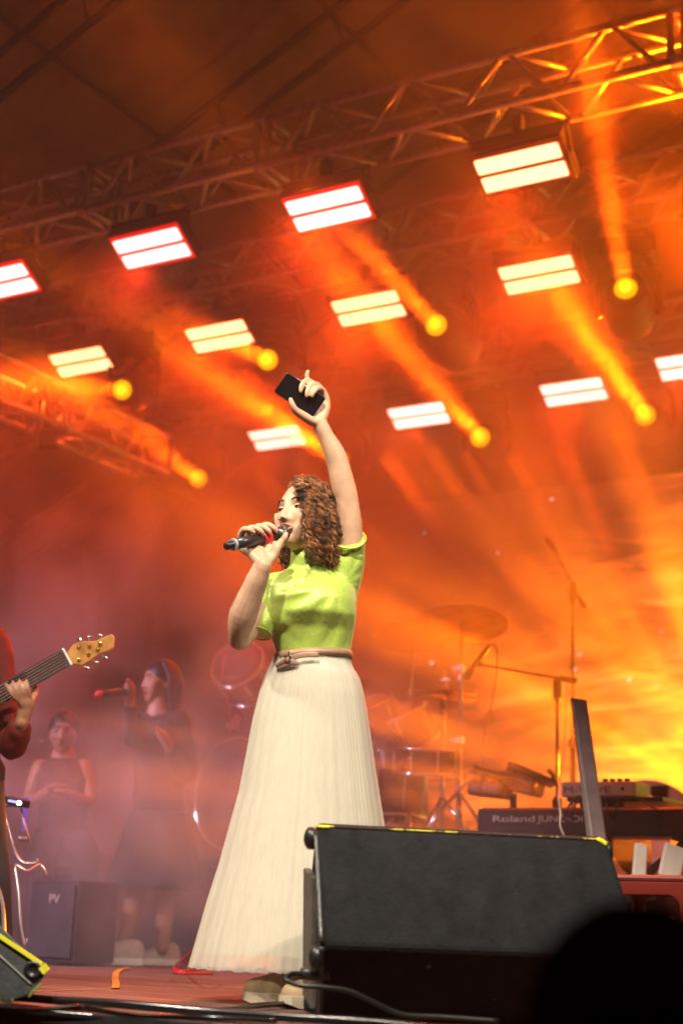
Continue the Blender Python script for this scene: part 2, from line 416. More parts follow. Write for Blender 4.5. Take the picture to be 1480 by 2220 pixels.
HL = [((265, 845, 8.0), (-330, 800, 6.4), .6, 'amber moving head at far left throwing its beam out of frame'),
      ((580, 780, 8.0), (60, 560, 6.0), .55, 'amber moving head just left of the raised phone'),
      ((945, 705, 8.0), (470, 200, 6), .5, 'big amber moving head with its round body seen from below, upper middle'),
      ((1355, 625, 8.0), (1262, 60, 6), 1.8, 'amber moving head at upper right with a steep beam'),
      ((430, 1037, 10.2), (-60, 690, 7.2), 1.2, 'small amber moving head at left, lowest of all'),
      ((735, 996, 10.2), (-20, 500, 6.2), 1.6, 'amber moving head hidden behind the raised arm'),
      ((1040, 948, 10.2), (540, 380, 6.2), 1.2, 'brightest amber moving head, right of the raised arm'),
      ((1397, 900, 10.2), (1040, 400, 6.2), 1.4, 'amber moving head at right, below the led panels')]
for (x, y, Y), (x2, y2, D), k, lab in HL:
    moving_head(lab, YP(x, y, Y), P(x2, y2, D), BEAM_E*k, lensr=.060 if Y > 9 else .054, big=1.4 if x == 945 else 1.15)
# further spotlights of the same rig, just outside the right border, whose light reaches the haze in view
moving_head('amber moving head outside the right border on the middle truss', (-1.5, 8.0, 3.9), P(1180, -250, 6), BEAM_E*1.2, 9)
moving_head('amber moving head outside the right border on the rear truss', (-2.1, 10.2, 3.9), P(1250, 250, 6), BEAM_E*1.2, 10)
for a, b, pw, ang, gb, gc_ in RAYS:
    spot('fan_beam_lamp', a, b, pw, (1, gc_, .001), ang, .5, .03, gobo=gb)  # unseen lamps added for the rays and to brighten roof and truss

def small_spot(name, label, cat_, p, d, r, group=None, floor=False):
    p, d = Vector(p), Vector(d).normalized(); t = thing(name, label, cat_, tuple(p), group)
    MB().lathe([(r*.5, -r*3.2), (r*.95, -r*2.9), (r, -r*.4), (r*1.08, -r*.3), (r*1.08, 0), (r*.9, 0), (r*.88, -r*.2)], p, d, 20).build('housing', M_case, t, smooth=True)
    if floor:
        s_ = d.cross(Vector((0, 0, 1))).normalized(); c = p-d*r*1.6
        for e in (-1, 1): MB().beam(c+s_*e*r*1.15, (c.x+s_.x*e*r*1.15, c.y+s_.y*e*r*1.15, p.z-r*3.2), .02, .05, s_).build('yoke_arm', M_case, t)
        MB().box((c.x, c.y, p.z-r*3.7), (r*2.8, r*2.8, r)).build('base_box', M_case, t, bevel=.01)
        MB().box((c.x, c.y, (p.z-r*4.2)/2), (.5, .5, p.z-r*4.2)).build('flight_case', M_black, t, bevel=.01)
    else: MB().beam(p-d*r*1.6, (p.x, p.y, 4.4), .012, .02, d).build('hanger', M_case, t)
    return t
small_spot('spotlight', 'large spotlight on a flight case behind the keyboard, outside the right border', 'spotlight', Vector(RAYS[0][0])-(Vector(RAYS[0][1])-Vector(RAYS[0][0])).normalized()*.06, Vector(RAYS[0][1])-Vector(RAYS[0][0]), .13, floor=True)  # fixture added to give the unseen ray lamp a body
for (x0, y0), (x1, y1), pw in STREAKS:
    disc('streak_lamp', YP(x0, y0, 10.3), YP(x1, y1, 11.35), pw, (1, .10, .001), .07, 7)  # thin lamps added to draw the streaks, no fixture behind them

# ------------------------------------------------------------------ LED screen at the back
m, nt, b = newmat('screen picture of a glowing sky'); nt.nodes.remove(b); L = nt.links.new
tc = nd(nt, 'ShaderNodeTexCoord'); mp = nd(nt, 'ShaderNodeMapping'); mp.inputs['Rotation'].default_value = (0, radians(-38), 0); mp.inputs['Scale'].default_value = (.45, 1, 1.9)
n1 = nd(nt, 'ShaderNodeTexNoise', Scale=1.5, Detail=7, Roughness=.62, Distortion=1.2)
L(tc.outputs['Object'], mp.inputs[0]); L(mp.outputs[0], n1.inputs['Vector'])
sp = nd(nt, 'ShaderNodeSeparateXYZ'); L(tc.outputs['Object'], sp.inputs[0])
# picture brightness and hue: dark upper left, orange middle, yellow-green low right
gx = nd(nt, 'ShaderNodeMath', operation='MULTIPLY_ADD'); gx.inputs[1].default_value = .24; gx.inputs[2].default_value = .47; L(sp.outputs[0], gx.inputs[0])
gz = nd(nt, 'ShaderNodeMath', operation='MULTIPLY_ADD'); gz.inputs[1].default_value = -.19; L(sp.outputs[2], gz.inputs[0]); L(gx.outputs[0], gz.inputs[2])
ad = nd(nt, 'ShaderNodeMath', operation='MULTIPLY_ADD'); ad.inputs[1].default_value = 1.5; L(n1.outputs['Fac'], ad.inputs[0])
sb = nd(nt, 'ShaderNodeMath', operation='SUBTRACT'); sb.inputs[1].default_value = .75; L(gz.outputs[0], sb.inputs[0]); L(sb.outputs[0], ad.inputs[2])
cr = nd(nt, 'ShaderNodeValToRGB'); el = cr.color_ramp.elements
el[0].position = 0; el[0].color = (.02, .004, .003, 1); el[1].position = 1; el[1].color = (.75, .80, .10, 1)
for p, c in ((.22, (.12, .018, .006)), (.42, (.6, .10, .012)), (.55, (.95, .18, .03)), (.68, (1, .33, .03)), (.82, (1, .55, .05))):
    e = el.new(p); e.color = (*c, 1)
L(ad.outputs[0], cr.inputs[0])
vo = nd(nt, 'ShaderNodeTexVoronoi', Scale=3.3); vo.feature = 'F1'; L(tc.outputs['Object'], vo.inputs['Vector'])
st = nd(nt, 'ShaderNodeMapRange'); st.inputs['From Min'].default_value = .028; st.inputs['From Max'].default_value = .05; st.inputs['To Min'].default_value = 1; st.inputs['To Max'].default_value = 0
L(vo.outputs['Distance'], st.inputs['Value'])
mx = nd(nt, 'ShaderNodeMix', data_type='RGBA'); mx.inputs['B'].default_value = (1, .62, .75, 1); L(st.outputs[0], mx.inputs['Factor']); L(cr.outputs[0], mx.inputs['A'])
em = nd(nt, 'ShaderNodeEmission', Strength=SCREEN_E); L(mx.outputs['Result'], em.inputs['Color']); L(em.outputs[0], nt.nodes['Material Output'].inputs[0])
m.cycles.emission_sampling = 'NONE'; M_screen = m
scr = thing('led_screen', 'huge led screen showing a glowing orange cloudy sky with stars', 'screen', (-4.0, 11.5, 2.3))
XL, XR, ZB, ZT = -7.3, -.2, .95, 3.85
MB().box((-3.75, 11.58, 2.4), (XR-XL+.1, .1, ZT-ZB+.1)).build('cabinet', M_black, scr)
MB().add([(XL, 11.52, ZB), (XR, 11.52, ZB), (XR, 11.52, ZT), (XL, 11.52, ZT)], [(0, 1, 2, 3)]).build('display', M_screen, scr)
for x in (-7.0, -5.2, -3.4, -1.6): MB().box((x, 11.7, .47), (.12, .12, .95)).build('support', M_black, scr)

# ------------------------------------------------------------------ haze and smoke
def volume(name, lo, hi, dens, colr, an, nz=None):
    lo, hi = Vector(lo), Vector(hi)
    m, nt, b = newmat(name); nt.nodes.remove(b); L = nt.links.new
    pv = nd(nt, 'ShaderNodeVolumePrincipled', Color=(*colr, 1), Density=dens, Anisotropy=an); L(pv.outputs[0], nt.nodes['Material Output'].inputs['Volume'])
    if nz:
        sc_, a, b_, seed = nz
        tc = nd(nt, 'ShaderNodeTexCoord'); mp = nd(nt, 'ShaderNodeMapping'); mp.inputs['Location'].default_value = (seed, seed*.7, 0)
        n = nd(nt, 'ShaderNodeTexNoise', Scale=sc_, Detail=4, Roughness=.58, Distortion=.6)
        mr = nd(nt, 'ShaderNodeMapRange'); mr.inputs['From Min'].default_value = a; mr.inputs['From Max'].default_value = b_; mr.inputs['To Max'].default_value = dens
        L(tc.outputs['Object'], mp.inputs[0]); L(mp.outputs[0], n.inputs['Vector']); L(n.outputs['Fac'], mr.inputs['Value'])
        # soft ellipsoid falloff inside the box
        s = nd(nt, 'ShaderNodeMapping', vector_type='POINT'); s.inputs['Scale'].default_value = tuple(2/(hi[i]-lo[i]) for i in range(3))
        ln = nd(nt, 'ShaderNodeVectorMath', operation='LENGTH'); L(tc.outputs['Object'], s.inputs[0]); L(s.outputs[0], ln.inputs[0])
        fo = nd(nt, 'ShaderNodeMapRange'); fo.inputs['From Min'].default_value = .45; fo.inputs['From Max'].default_value = 1; fo.inputs['To Min'].default_value = 1; fo.inputs['To Max'].default_value = 0
        L(ln.outputs['Value'], fo.inputs['Value'])
        mu = nd(nt, 'ShaderNodeMath', operation='MULTIPLY'); L(mr.outputs[0], mu.inputs[0]); L(fo.outputs[0], mu.inputs[1]); L(mu.outputs[0], pv.inputs['Density'])
    me = bpy.data.meshes.new(name); mb = MB().box((0, 0, 0), hi-lo); me.from_pydata(mb.v, [], mb.f); me.materials.append(m)
    o = bpy.data.objects.new(name, me); col.objects.link(o); o.location = (lo+hi)/2
    return tag(o, kind='stuff')
volume('haze', (-70, -50, -2.4), (70, 70, 8.3), HAZE_D, (1, .97, .95), .25)
for lo, hi, d, nz in SMOKE: volume('smoke', lo, hi, d, (1, .97, .96), .2, nz)
def stage_smoke(base, amp):
    lo, hi = Vector((-10.2, 2.4, .004)), Vector((2.5, 12.5, 7.6))
    o = volume('stage_smoke', lo, hi, base, (1, .92, .80), .2); nt = o.data.materials[0].node_tree; L = nt.links.new
    pv = [n for n in nt.nodes if n.type == 'PRINCIPLED_VOLUME'][0]
    tc = nd(nt, 'ShaderNodeTexCoord'); n = nd(nt, 'ShaderNodeTexNoise', Scale=.75, Detail=6, Roughness=.62, Distortion=.9); mp = nd(nt, 'ShaderNodeMapping'); mp.inputs['Location'].default_value = (4.3, 1.1, .4)
    L(tc.outputs['Object'], mp.inputs[0]); L(mp.outputs[0], n.inputs['Vector'])
    mr = nd(nt, 'ShaderNodeMapRange'); mr.inputs['From Min'].default_value = .40; mr.inputs['From Max'].default_value = .68; mr.inputs['To Min'].default_value = base; mr.inputs['To Max'].default_value = base+amp; L(n.outputs['Fac'], mr.inputs['Value'])
    # the cloud hangs further forward the higher it is: front edge at Y = 5.3 - 0.85 z
    sx = nd(nt, 'ShaderNodeSeparateXYZ'); L(tc.outputs['Object'], sx.inputs[0]); c = (lo+hi)/2
    a = nd(nt, 'ShaderNodeMath', operation='MULTIPLY_ADD'); a.inputs[1].default_value = .25; L(sx.outputs[2], a.inputs[0]); L(sx.outputs[1], a.inputs[2])
    fr = nd(nt, 'ShaderNodeMapRange'); k0 = 7.1-c.y-.25*c.z; fr.inputs['From Min'].default_value = k0-.2; fr.inputs['From Max'].default_value = k0+1.3; L(a.outputs[0], fr.inputs['Value'])
    mu = nd(nt, 'ShaderNodeMath', operation='MULTIPLY'); L(mr.outputs[0], mu.inputs[0]); L(fr.outputs[0], mu.inputs[1])
    # thinner low down on the left
    ds = nd(nt, 'ShaderNodeMath', operation='MULTIPLY_ADD'); ds.inputs[1].default_value = 1.2; L(sx.outputs[2], ds.inputs[0]); L(sx.outputs[0], ds.inputs[2])
    xr = nd(nt, 'ShaderNodeMapRange'); xr.inputs['From Min'].default_value = (-6.9-c.x)+1.2*(2-c.z); xr.inputs['From Max'].default_value = (-3.4-c.x)+1.2*(2-c.z); xr.inputs['To Min'].default_value = .25; L(ds.outputs[0], xr.inputs['Value'])
    m3 = nd(nt, 'ShaderNodeMath', operation='MULTIPLY'); L(mu.outputs[0], m3.inputs[0]); L(xr.outputs[0], m3.inputs[1]); L(m3.outputs[0], pv.inputs['Density'])
stage_smoke(*STAGE_SMOKE)

# ------------------------------------------------------------------ big stage monitor (seen from behind)
M_cab, nt, b = newmat('scuffed black cabinet paint'); L = nt.links.new
b.inputs['Roughness'].default_value = .85; b.inputs['Specular IOR Level'].default_value = .08
tc = nd(nt, 'ShaderNodeTexCoord')
n1 = nd(nt, 'ShaderNodeTexNoise', Scale=14, Detail=10, Roughness=.82); n2 = nd(nt, 'ShaderNodeTexNoise', Scale=120, Detail=3); n3 = nd(nt, 'ShaderNodeTexVoronoi', Scale=1, Randomness=1); n4 = nd(nt, 'ShaderNodeTexNoise', Scale=30, Detail=4)
for n in (n1, n2, n4): L(tc.outputs['Object'], n.inputs['Vector'])
mpv = nd(nt, 'ShaderNodeMapping'); mpv.inputs['Scale'].default_value = (17, 17, 8); L(tc.outputs['Object'], mpv.inputs[0]); L(mpv.outputs[0], n3.inputs['Vector'])
c1 = nd(nt, 'ShaderNodeValToRGB'); e = c1.color_ramp.elements; e[0].position = .3; e[0].position = .35; e[0].color = (.009, .010, .011, 1); e[1].position = .68; e[1].color = (.021, .022, .025, 1); L(n1.outputs['Fac'], c1.inputs[0])
# pale drips and dots, sparse
dv = nd(nt, 'ShaderNodeMath', operation='MULTIPLY_ADD'); dv.inputs[1].default_value = .22; L(n4.outputs['Fac'], dv.inputs[0]); L(n3.outputs['Distance'], dv.inputs[2])
sr = nd(nt, 'ShaderNodeMapRange'); sr.inputs['From Min'].default_value = .17; sr.inputs['From Max'].default_value = .23; sr.inputs['To Min'].default_value = .8; sr.inputs['To Max'].default_value = 0; L(dv.outputs[0], sr.inputs['Value'])
mk = nd(nt, 'ShaderNodeTexNoise', Scale=4.5, Detail=2); L(tc.outputs['Object'], mk.inputs['Vector']); mk2 = nd(nt, 'ShaderNodeMapRange'); mk2.inputs['From Min'].default_value = .50; mk2.inputs['From Max'].default_value = .62; L(mk.outputs['Fac'], mk2.inputs['Value']); mk3 = nd(nt, 'ShaderNodeMath', operation='MULTIPLY'); L(mk2.outputs[0], mk3.inputs[0]); L(sr.outputs[0], mk3.inputs[1])
mx = nd(nt, 'ShaderNodeMix', data_type='RGBA'); mx.inputs['B'].default_value = (.11, .125, .12, 1); L(mk3.outputs[0], mx.inputs['Factor']); L(c1.outputs[0], mx.inputs['A'])
n5 = nd(nt, 'ShaderNodeTexNoise', Scale=55, Detail=6, Roughness=.75); L(tc.outputs['Object'], n5.inputs['Vector'])
s5 = nd(nt, 'ShaderNodeMapRange'); s5.inputs['From Min'].default_value = .66; s5.inputs['From Max'].default_value = .74; s5.inputs['To Max'].default_value = .7; L(n5.outputs['Fac'], s5.inputs['Value'])
mx5 = nd(nt, 'ShaderNodeMix', data_type='RGBA'); mx5.inputs['B'].default_value = (.085, .095, .09, 1); L(s5.outputs[0], mx5.inputs['Factor']); L(mx.outputs['Result'], mx5.inputs['A'])
L(mx5.outputs['Result'], b.inputs['Base Color'])
bp = nd(nt, 'ShaderNodeBump', Strength=.9, Distance=.003); L(n2.outputs['Fac'], bp.inputs['Height']); L(bp.outputs[0], b.inputs['Normal'])
M_wood = mat('worn brown baffle', (.09, .075, .06), .7, 0, .4, 20, .4)
M_chip = mat('worn yellow edge', (.55, .5, .02), .6, 0, .1, 50, .3)
def chipped(name, c, lo, hi, scale):        # paint worn away in patches down to black
    m, nt, b = newmat(name); L = nt.links.new; b.inputs['Roughness'].default_value = .65
    tc = nd(nt, 'ShaderNodeTexCoord'); n = nd(nt, 'ShaderNodeTexNoise', Scale=scale, Detail=6, Roughness=.7); r = nd(nt, 'ShaderNodeMapRange')
    r.inputs['From Min'].default_value = lo; r.inputs['From Max'].default_value = hi; L(tc.outputs['Object'], n.inputs['Vector']); L(n.outputs['Fac'], r.inputs['Value'])
    mx = nd(nt, 'ShaderNodeMix', data_type='RGBA'); mx.inputs['A'].default_value = (.02, .021, .022, 1); mx.inputs['B'].default_value = (*c, 1); L(r.outputs[0], mx.inputs['Factor']); L(mx.outputs['Result'], b.inputs['Base Color']); return m
M_chip2 = chipped('yellow paint worn off the edge', (.62, .60, .03), .50, .54, 9)

A0 = P(690, 2222, 3.95); A0.z = 0
wa = (RT*cos(radians(9))+HD*sin(radians(9))); wd = (HD*cos(radians(9))-RT*sin(radians(9)))   # width and depth directions
def mp_(x, d, z): return A0+wa*x+wd*d+Vector((0, 0, z))
W_ = .815
prof = [(.03, .15, .0), (.0, .0, .185), (-.0, .17, .485), (.012, .25, .50), (.05, .62, .20), (.045, .62, .0)]   # left side: x, d, z
L_ = [mp_(x, d, z) for x, d, z in prof]; R_ = [mp_(W_+.02-(x if x > 0 else x*.9), d, z) for x, d, z in prof]
R_[2] = mp_(W_-.015, .17, .485); R_[1] = mp_(W_+.035, .0, .185)
mon = thing('stage_monitor', 'big scuffed black wedge monitor with worn yellow top edge, in front of the singer', 'stage monitor', tuple(mp_(W_/2, .3, 0)), 'black wedge monitors on the stage')
mb = MB(); mb.loft([L_, R_]); mb.build('cabinet', M_cab, mon, bevel=.012)
def strip(a, b, w, h, m, name, par, **k): return MB().beam(a, b, w, h).build(name, m, par, **k)
strip(L_[2]+wa*.008+Vector((0, 0, .002)), R_[2]-wa*.008+Vector((0, 0, .002)), .006, .004, M_chip2, 'edge_trim', mon, bevel=.001)
MB().box(L_[2]+wa*.02+Vector((0, 0, .0)), (.035, .016, .008), Matrix((wa, wd, Vector((0, 0, 1)))).transposed()).build('corner_paint', M_yellow, mon, bevel=.004)
MB().box(R_[2]-wa*.012+Vector((0, 0, -.004)), (.03, .016, .012), Matrix((wa, wd, Vector((0, 0, 1)))).transposed()@Matrix.Rotation(.5, 3, 'Y')).build('corner_paint', M_yellow, mon, bevel=.004)
# corner feet, side batten and side groove
for p, s in ((L_[2], -1), (L_[1], -1), (R_[2], 1)):
    MB().ell(p+wa*s*.008+wd*.03-Vector((0, 0, .03)), (.02, .035, .032), Matrix((wa, wd, Vector((0, 0, 1)))).transposed(), 14).build('corner_foot', M_rubber, mon, smooth=True)
def side(d, z, o=.004):                      # point on the left side face
    return mp_(.075*d+.0 + (.05*(1-z/.185) if z < .185 else 0)*(1-d/.6)-o, d, z)
M_edge = mat('shiny black edge', (.03, .03, .032), .28, 0, .3, 60, .5, bscale=160)
MB().tube(cat([mp_(.0, .0, .19), mp_(.0, .09, .34), mp_(.0, .17, .47)], 5), .008, 8).build('edge_bead', M_edge, mon, smooth=True)
MB().tube(cat([mp_(.03, .15, .01), mp_(.015, .07, .1), mp_(.0, .0, .18)], 5), .008, 8).build('edge_bead', M_edge, mon, smooth=True)
MB().beam(side(.12, .33), side(.16, .03), .012, .045, wd).build('batten', M_wood, mon, bevel=.003)
MB().beam(side(.30, .37, .012), side(.36, .03, .012), .02, .16, wd).build('side_panel', M_wood, mon, bevel=.004)
# power plug and its cable
pc = P(676, 2112, 4.02)
plug = thing('monitor_cable', 'black cable plugged into the left side of the big wedge monitor', 'cable', tuple(pc))
MB().tube([pc+RT*.045, pc+RT*.01, pc-RT*.03], [.016, .017, .014], 12).build('plug', M_blackp, plug, smooth=True)
MB().tube(cat([pc-RT*.03, P(630, 2112, 3.9), P(620, 2124, 3.86), P(650, 2136, 3.84), P(700, 2140, 3.84), P(760, 2150, 3.85), P(820, 2178, 3.86), P(875, 2200, 3.87), P(960, 2205, 3.88), P(1080, 2214, 3.88)], 6), .0065, 8).build('cord', M_rubber, plug, smooth=True)

# ------------------------------------------------------------------ second wedge monitor, cut by the left border
B = [(-190, 1905), (0, 2003), (92, 2094), (103, 2107), (90, 2132), (62, 2160), (30, 2170), (-190, 2168)]
fp = [P(x, y, 4.12) for x, y in B]; ex = HD*.30-RT*.22
m2 = thing('stage_monitor', 'small wedge monitor with yellow worn edge at the lower left corner', 'stage monitor', tuple(Vector((fp[4].x, fp[4].y, 0))), 'black wedge monitors on the stage')
M_cab2 = mat('scratched dark grey cabinet', (.055, .06, .065), .6, 0, .35, 14, .4, 90)
MB().prism(fp, ex).build('cabinet', M_cab2, m2, bevel=.006)
MB().beam(fp[0]+Vector((0, 0, .004))-HD*.003, fp[2]+Vector((0, 0, .004))-HD*.003, .01, .010).build('edge_trim', chipped('yellow trim paint', (.75, .72, .03), .36, .40, 16), m2)
MB().beam(fp[2]-HD*.004, fp[3]-HD*.004, .012, .02).build('edge_trim', M_yellow, m2)
MB().beam(fp[4]-HD*.002, fp[5]-HD*.002, .006, .008).build('edge_trim', chipped('olive worn paint', (.25, .24, .03), .45, .5, 40), m2)
MB().beam(fp[6]-HD*.002, fp[7]-HD*.002, .006, .012).build('edge_trim', chipped('olive worn paint', (.25, .24, .03), .45, .5, 40), m2)
bc = P(72, 2103, 4.115)
MB().lathe([(.024, 0), (.022, .004), (.012, .004), (.011, .001), (.004, .001)], bc, -HD, 20).build('bolt_cup', M_blackp, m2, smooth=True)
MB().beam(P(0, 2071, 4.117), P(68, 2133, 4.117), .003, .004).build('scratch_line', mat('scratch', (.3, .3, .28)), m2)

# ------------------------------------------------------------------ cables along the stage edge
def cable(label, pts, r, m=M_rubber, name='stage_cable', group=None, n=8):
    mb = MB().tube(cat(pts, 8), r, n); o = mb.build(name, m, smooth=True)
    c = sum((v for v in mb.v), Vector())/len(mb.v)
    for v in o.data.vertices: v.co -= c
    o.location = c; return tag(o, label, 'cable', group)
GC = 'cables along the stage edge'
M_cable = mat('glossy black cable', (.012, .012, .014), .18, 0, .2, 30, .03, spec=.7)
def edge_line(ys, z, xs, dy=.0, amp=.01, ph=0):
    out = []
    for i in range(xs[2]+1):
        x = xs[0]+(xs[1]-xs[0])*i/xs[2]
        out.append((x, ys+amp*sin(i*1.7+ph)+dy*i, z+amp*.2*(1+sin(i*2.3+ph))))
    return out
cable('thick black cable running right along the stage edge, lowest', edge_line(3.235, .018, (-3.9, -.6, 14), 0, .010), .011, M_cable, group=GC)
cable('black cable lying behind the thick one on the stage edge', edge_line(3.275, .012, (-3.9, -.8, 13), 0, .014, 2), .008, M_cable, group=GC)
cable('thin glossy cable looping over the others near the big monitor', [F(-30, 2178, .02), F(60, 2190, .03), F(180, 2183, .03), F(260, 2198, .03), F(340, 2204, .02), F(450, 2206, .02), F(600, 2213, .02)], .006, M_cable, group=GC)
cable('black cable crossing from the stage edge to the foot of the big monitor', [F(400, 2190, .012), F(480, 2188, .015), F(560, 2180, .012), F(640, 2176, .012), F(720, 2178, .01)], .008, M_cable, group=GC)
cable('bundle cable hanging just below the stage edge', edge_line(3.19, -.015, (-3.9, -.8, 12), 0, .012, 4), .013, M_cable, group=GC)
cable('red cable looping on the floor left of the white skirt', [P(470, 1990, 5.8), P(430, 2050, 5.6), F(385, 2090, .01), F(378, 2100, .01), F(400, 2106, .006), F(430, 2098, .006), F(415, 2086, .006), F(396, 2092, .006), F(380, 2108, .006), F(460, 2110, .006)], .006, mat('red cable', (.5, .02, .015), .4))
def decal(label, pts, w, m):
    v = []; pts = [Vector(p) for p in pts]
    for i, p in enumerate(pts):
        t = (pts[min(i+1, len(pts)-1)]-pts[max(i-1, 0)]).normalized(); s = t.cross(Vector((0, 0, 1)))*w/2; v += [p+s, p-s]
    o = MB().add(v, [(2*i, 2*i+1, 2*i+3, 2*i+2) for i in range(len(pts)-1)]).build('tape_mark', m, solid=.001)
    return tag(o, label, 'tape', 'tape marks on the stage floor')
M_tape = mat('orange yellow tape', (.55, .22, .02), .5, 0, .3, 40, .1)
decal('short curved strip of orange tape on the floor left of the skirt', [F(280, 2098, .004), F(262, 2101, .004), F(252, 2108, .004), F(250, 2120, .004), F(252, 2132, .004), F(251, 2141, .004)], .026, M_tape)
decal('long thin orange tape line on the floor by the left monitor', [F(60, 2148, .004), F(160, 2145, .004), F(252, 2141, .004)], .006, M_tape)

# ------------------------------------------------------------------ drum riser and kit
plain('drum_riser', MB().box((-4.6, 9.0, .30), (4.6, 2.9, .60)), M_black, bevel=.01)
M_shell = mat('dark red drum shell', (.04, .008, .008), .25, 0, .2, 8, 0)
M_skin = mat('drum head', (.10, .045, .045), .5, 0, .2, 6, .05)
M_brass = mat('cymbal bronze', (.30, .17, .07), .45, .7, .25, 12, .1)
def drum(name, label, c, d, r, h, lugs=8, group='drums of the kit'):
    c, d = Vector(c), Vector(d).normalized(); t = thing(name, label, 'drum', tuple(c-d*h/2), group)
    MB().lathe([(r, -h/2), (r, h/2)], c, d, 40).build('shell', M_shell, t, smooth=False)
    MB().lathe([(r*.985, h/2+.004), (r*.5, h/2+.006), (.01, h/2+.006)], c, d, 40).build('drumhead', M_skin, t, smooth=True)
    MB().lathe([(r*.985, -h/2-.004), (r*.5, -h/2-.006), (.01, -h/2-.006)], c, d, 40).build('drumhead', M_skin, t, smooth=True)
    for s in (-1, 1):
        u, v, _ = basis(d)
        MB().tube([c+d*s*(h/2)+(u*cos(a*pi/18)+v*sin(a*pi/18))*(r+.008) for a in range(36)], .011, 6, closed=True).build('hoop', M_chrome, t, smooth=True)
    for k in range(lugs):
        a = 2*pi*k/lugs; o = c+(u*cos(a)+v*sin(a))*(r+.014)
        MB().tube([o-d*h*.42, o+d*h*.42], .007, 6).build('lug', M_chrome, t, smooth=True)
    return t
Zr = .60
bd = P(562, 1722, 8.75); bd.z = Zr+.31
drum('bass_drum', 'bass drum half hidden behind the white skirt', bd, (-.25, -1, .03), .30, .42)
ft = P(855, 1640, 9.0); drum('floor_tom', 'floor tom drum right of the skirt', (ft.x, ft.y, Zr+.42), (0, .05, 1), .19, .36)
for k, (x, y) in enumerate(((812, 1560), (885, 1575))):
    q = P(x, y, 8.9); drum('rack_tom', ['upper rack tom drum next to the skirt, with bright chrome lugs', 'rack tom drum beside the straight cymbal stand'][k], q, (-.2, -.5, .85), .14, .2, 6)
def stand_legs(t, foot, z0, spread, m=M_chrome, r=.011, rot=.4):
    for k in range(3):
        a = rot+2*pi*k/3; o = Vector((cos(a), sin(a), 0))
        a_, b_ = foot+Vector((0, 0, z0)), foot+o*spread+Vector((0, 0, .02))
        mb = MB().tube([a_, b_], r, 8); mb.tube([foot+Vector((0, 0, z0*.3)), a_*.45+b_*.55], r*.6, 6)
        lg = mb.build('leg', m, t, smooth=True)
        MB().tube([b_-o*.02, b_+o*.03], r*1.6, 8, rnd=True).build('rubber_foot', M_rubber, lg, smooth=True)
def cymbal(t, c, r, tilt, name='cymbal'):
    d = Vector((sin(tilt[0]), sin(tilt[1]), 1)).normalized()
    return MB().lathe([(.008, .03), (r*.12, .026), (r*.2, .012), (r*.5, .006), (r, -.004), (r, -.0055), (r*.5, .004), (r*.2, .010), (.008, .027)], c, d, 44).build(name, M_brass, t, smooth=True)
# hi-hat
hh = P(962, 1506, 8.4); f0 = Vector((hh.x, hh.y, Zr))
t = thing('hi_hat', 'hi-hat cymbals on their stand, left of the straight chrome stand', 'cymbal', tuple(f0), 'cymbals of the drum kit')
cymbal(t, hh+Vector((0, 0, .012)), .185, (.02, -.03)); cymbal(t, hh-Vector((0, 0, .012)), .185, (.02, -.03))
MB().tube([f0+Vector((0, 0, .05)), hh-Vector((0, 0, .10))], .013, 10).build('stand_pole', M_chrome, t, smooth=True)
MB().tube([hh-Vector((0, 0, .12)), hh+Vector((0, 0, .14))], .004, 6).build('pull_rod', M_chrome, t)
MB().lathe([(.016, -.05), (.022, -.02), (.02, .0)], hh-Vector((0, 0, .03)), (0, 0, 1), 12).build('seat_cup', M_black, t)
MB().lathe([(.014, .0), (.018, .02), (.01, .04)], hh+Vector((0, 0, .035)), (0, 0, 1), 12).build('clutch', M_chrome, t)
MB().beam(hh+Vector((-.02, 0, .085)), hh+Vector((.03, 0, .085)), .008, .008).build('wing_nut', M_chrome, t)
stand_legs(t, f0, .32, .26)
# crash cymbals
ORC = ['large crash cymbal on the tall straight chrome stand', 'second crash cymbal, lower and partly lost in orange haze']
for i, (x, y, D, r, tl, sx, sy) in enumerate(((1000, 1352, 8.2, .255, (-.12, .22), 995, 1800), (893, 1376, 8.9, .24, (-.2, .24), 870, 1790))):
    c = P(x, y, D); t = thing('crash_cymbal', ORC[i], 'cymbal', (c.x, c.y, Zr), 'cymbals of the drum kit')
    cymbal(t, c, r, tl); f = Vector((c.x, c.y, Zr))
    MB().tube([f+Vector((0, 0, .05)), f+Vector((0, 0, .62))], .015, 10).build('stand_pole', M_chrome, t, smooth=True)
    MB().tube([f+Vector((0, 0, .60)), c-Vector((0, 0, .0))], .010, 10).build('stand_tube', M_chrome, t, smooth=True)
    MB().tube([c-Vector((0, 0, .03)), c+Vector((0, 0, .06))], .006, 6).build('tilter_rod', M_chrome, t)
    for z in (.61, 1.0 if i == 0 else .8):
        MB().box(f+Vector((.0, 0, z)), (.035, .035, .04)).build('clamp', M_chrome, t, bevel=.004)
        MB().beam(f+Vector((-.05, 0, z)), f+Vector((.03, 0, z)), .01, .012).build('wing_screw', M_chrome, t)
    stand_legs(t, f, .34, .30, rot=1.1)
# snare and a little percussion hardware
sn = P(925, 1640, 8.3); drum('snare_drum', 'shallow snare drum between the cymbal stands', (sn.x, sn.y, Zr+.50), (.05, -.1, 1), .17, .13, 8)

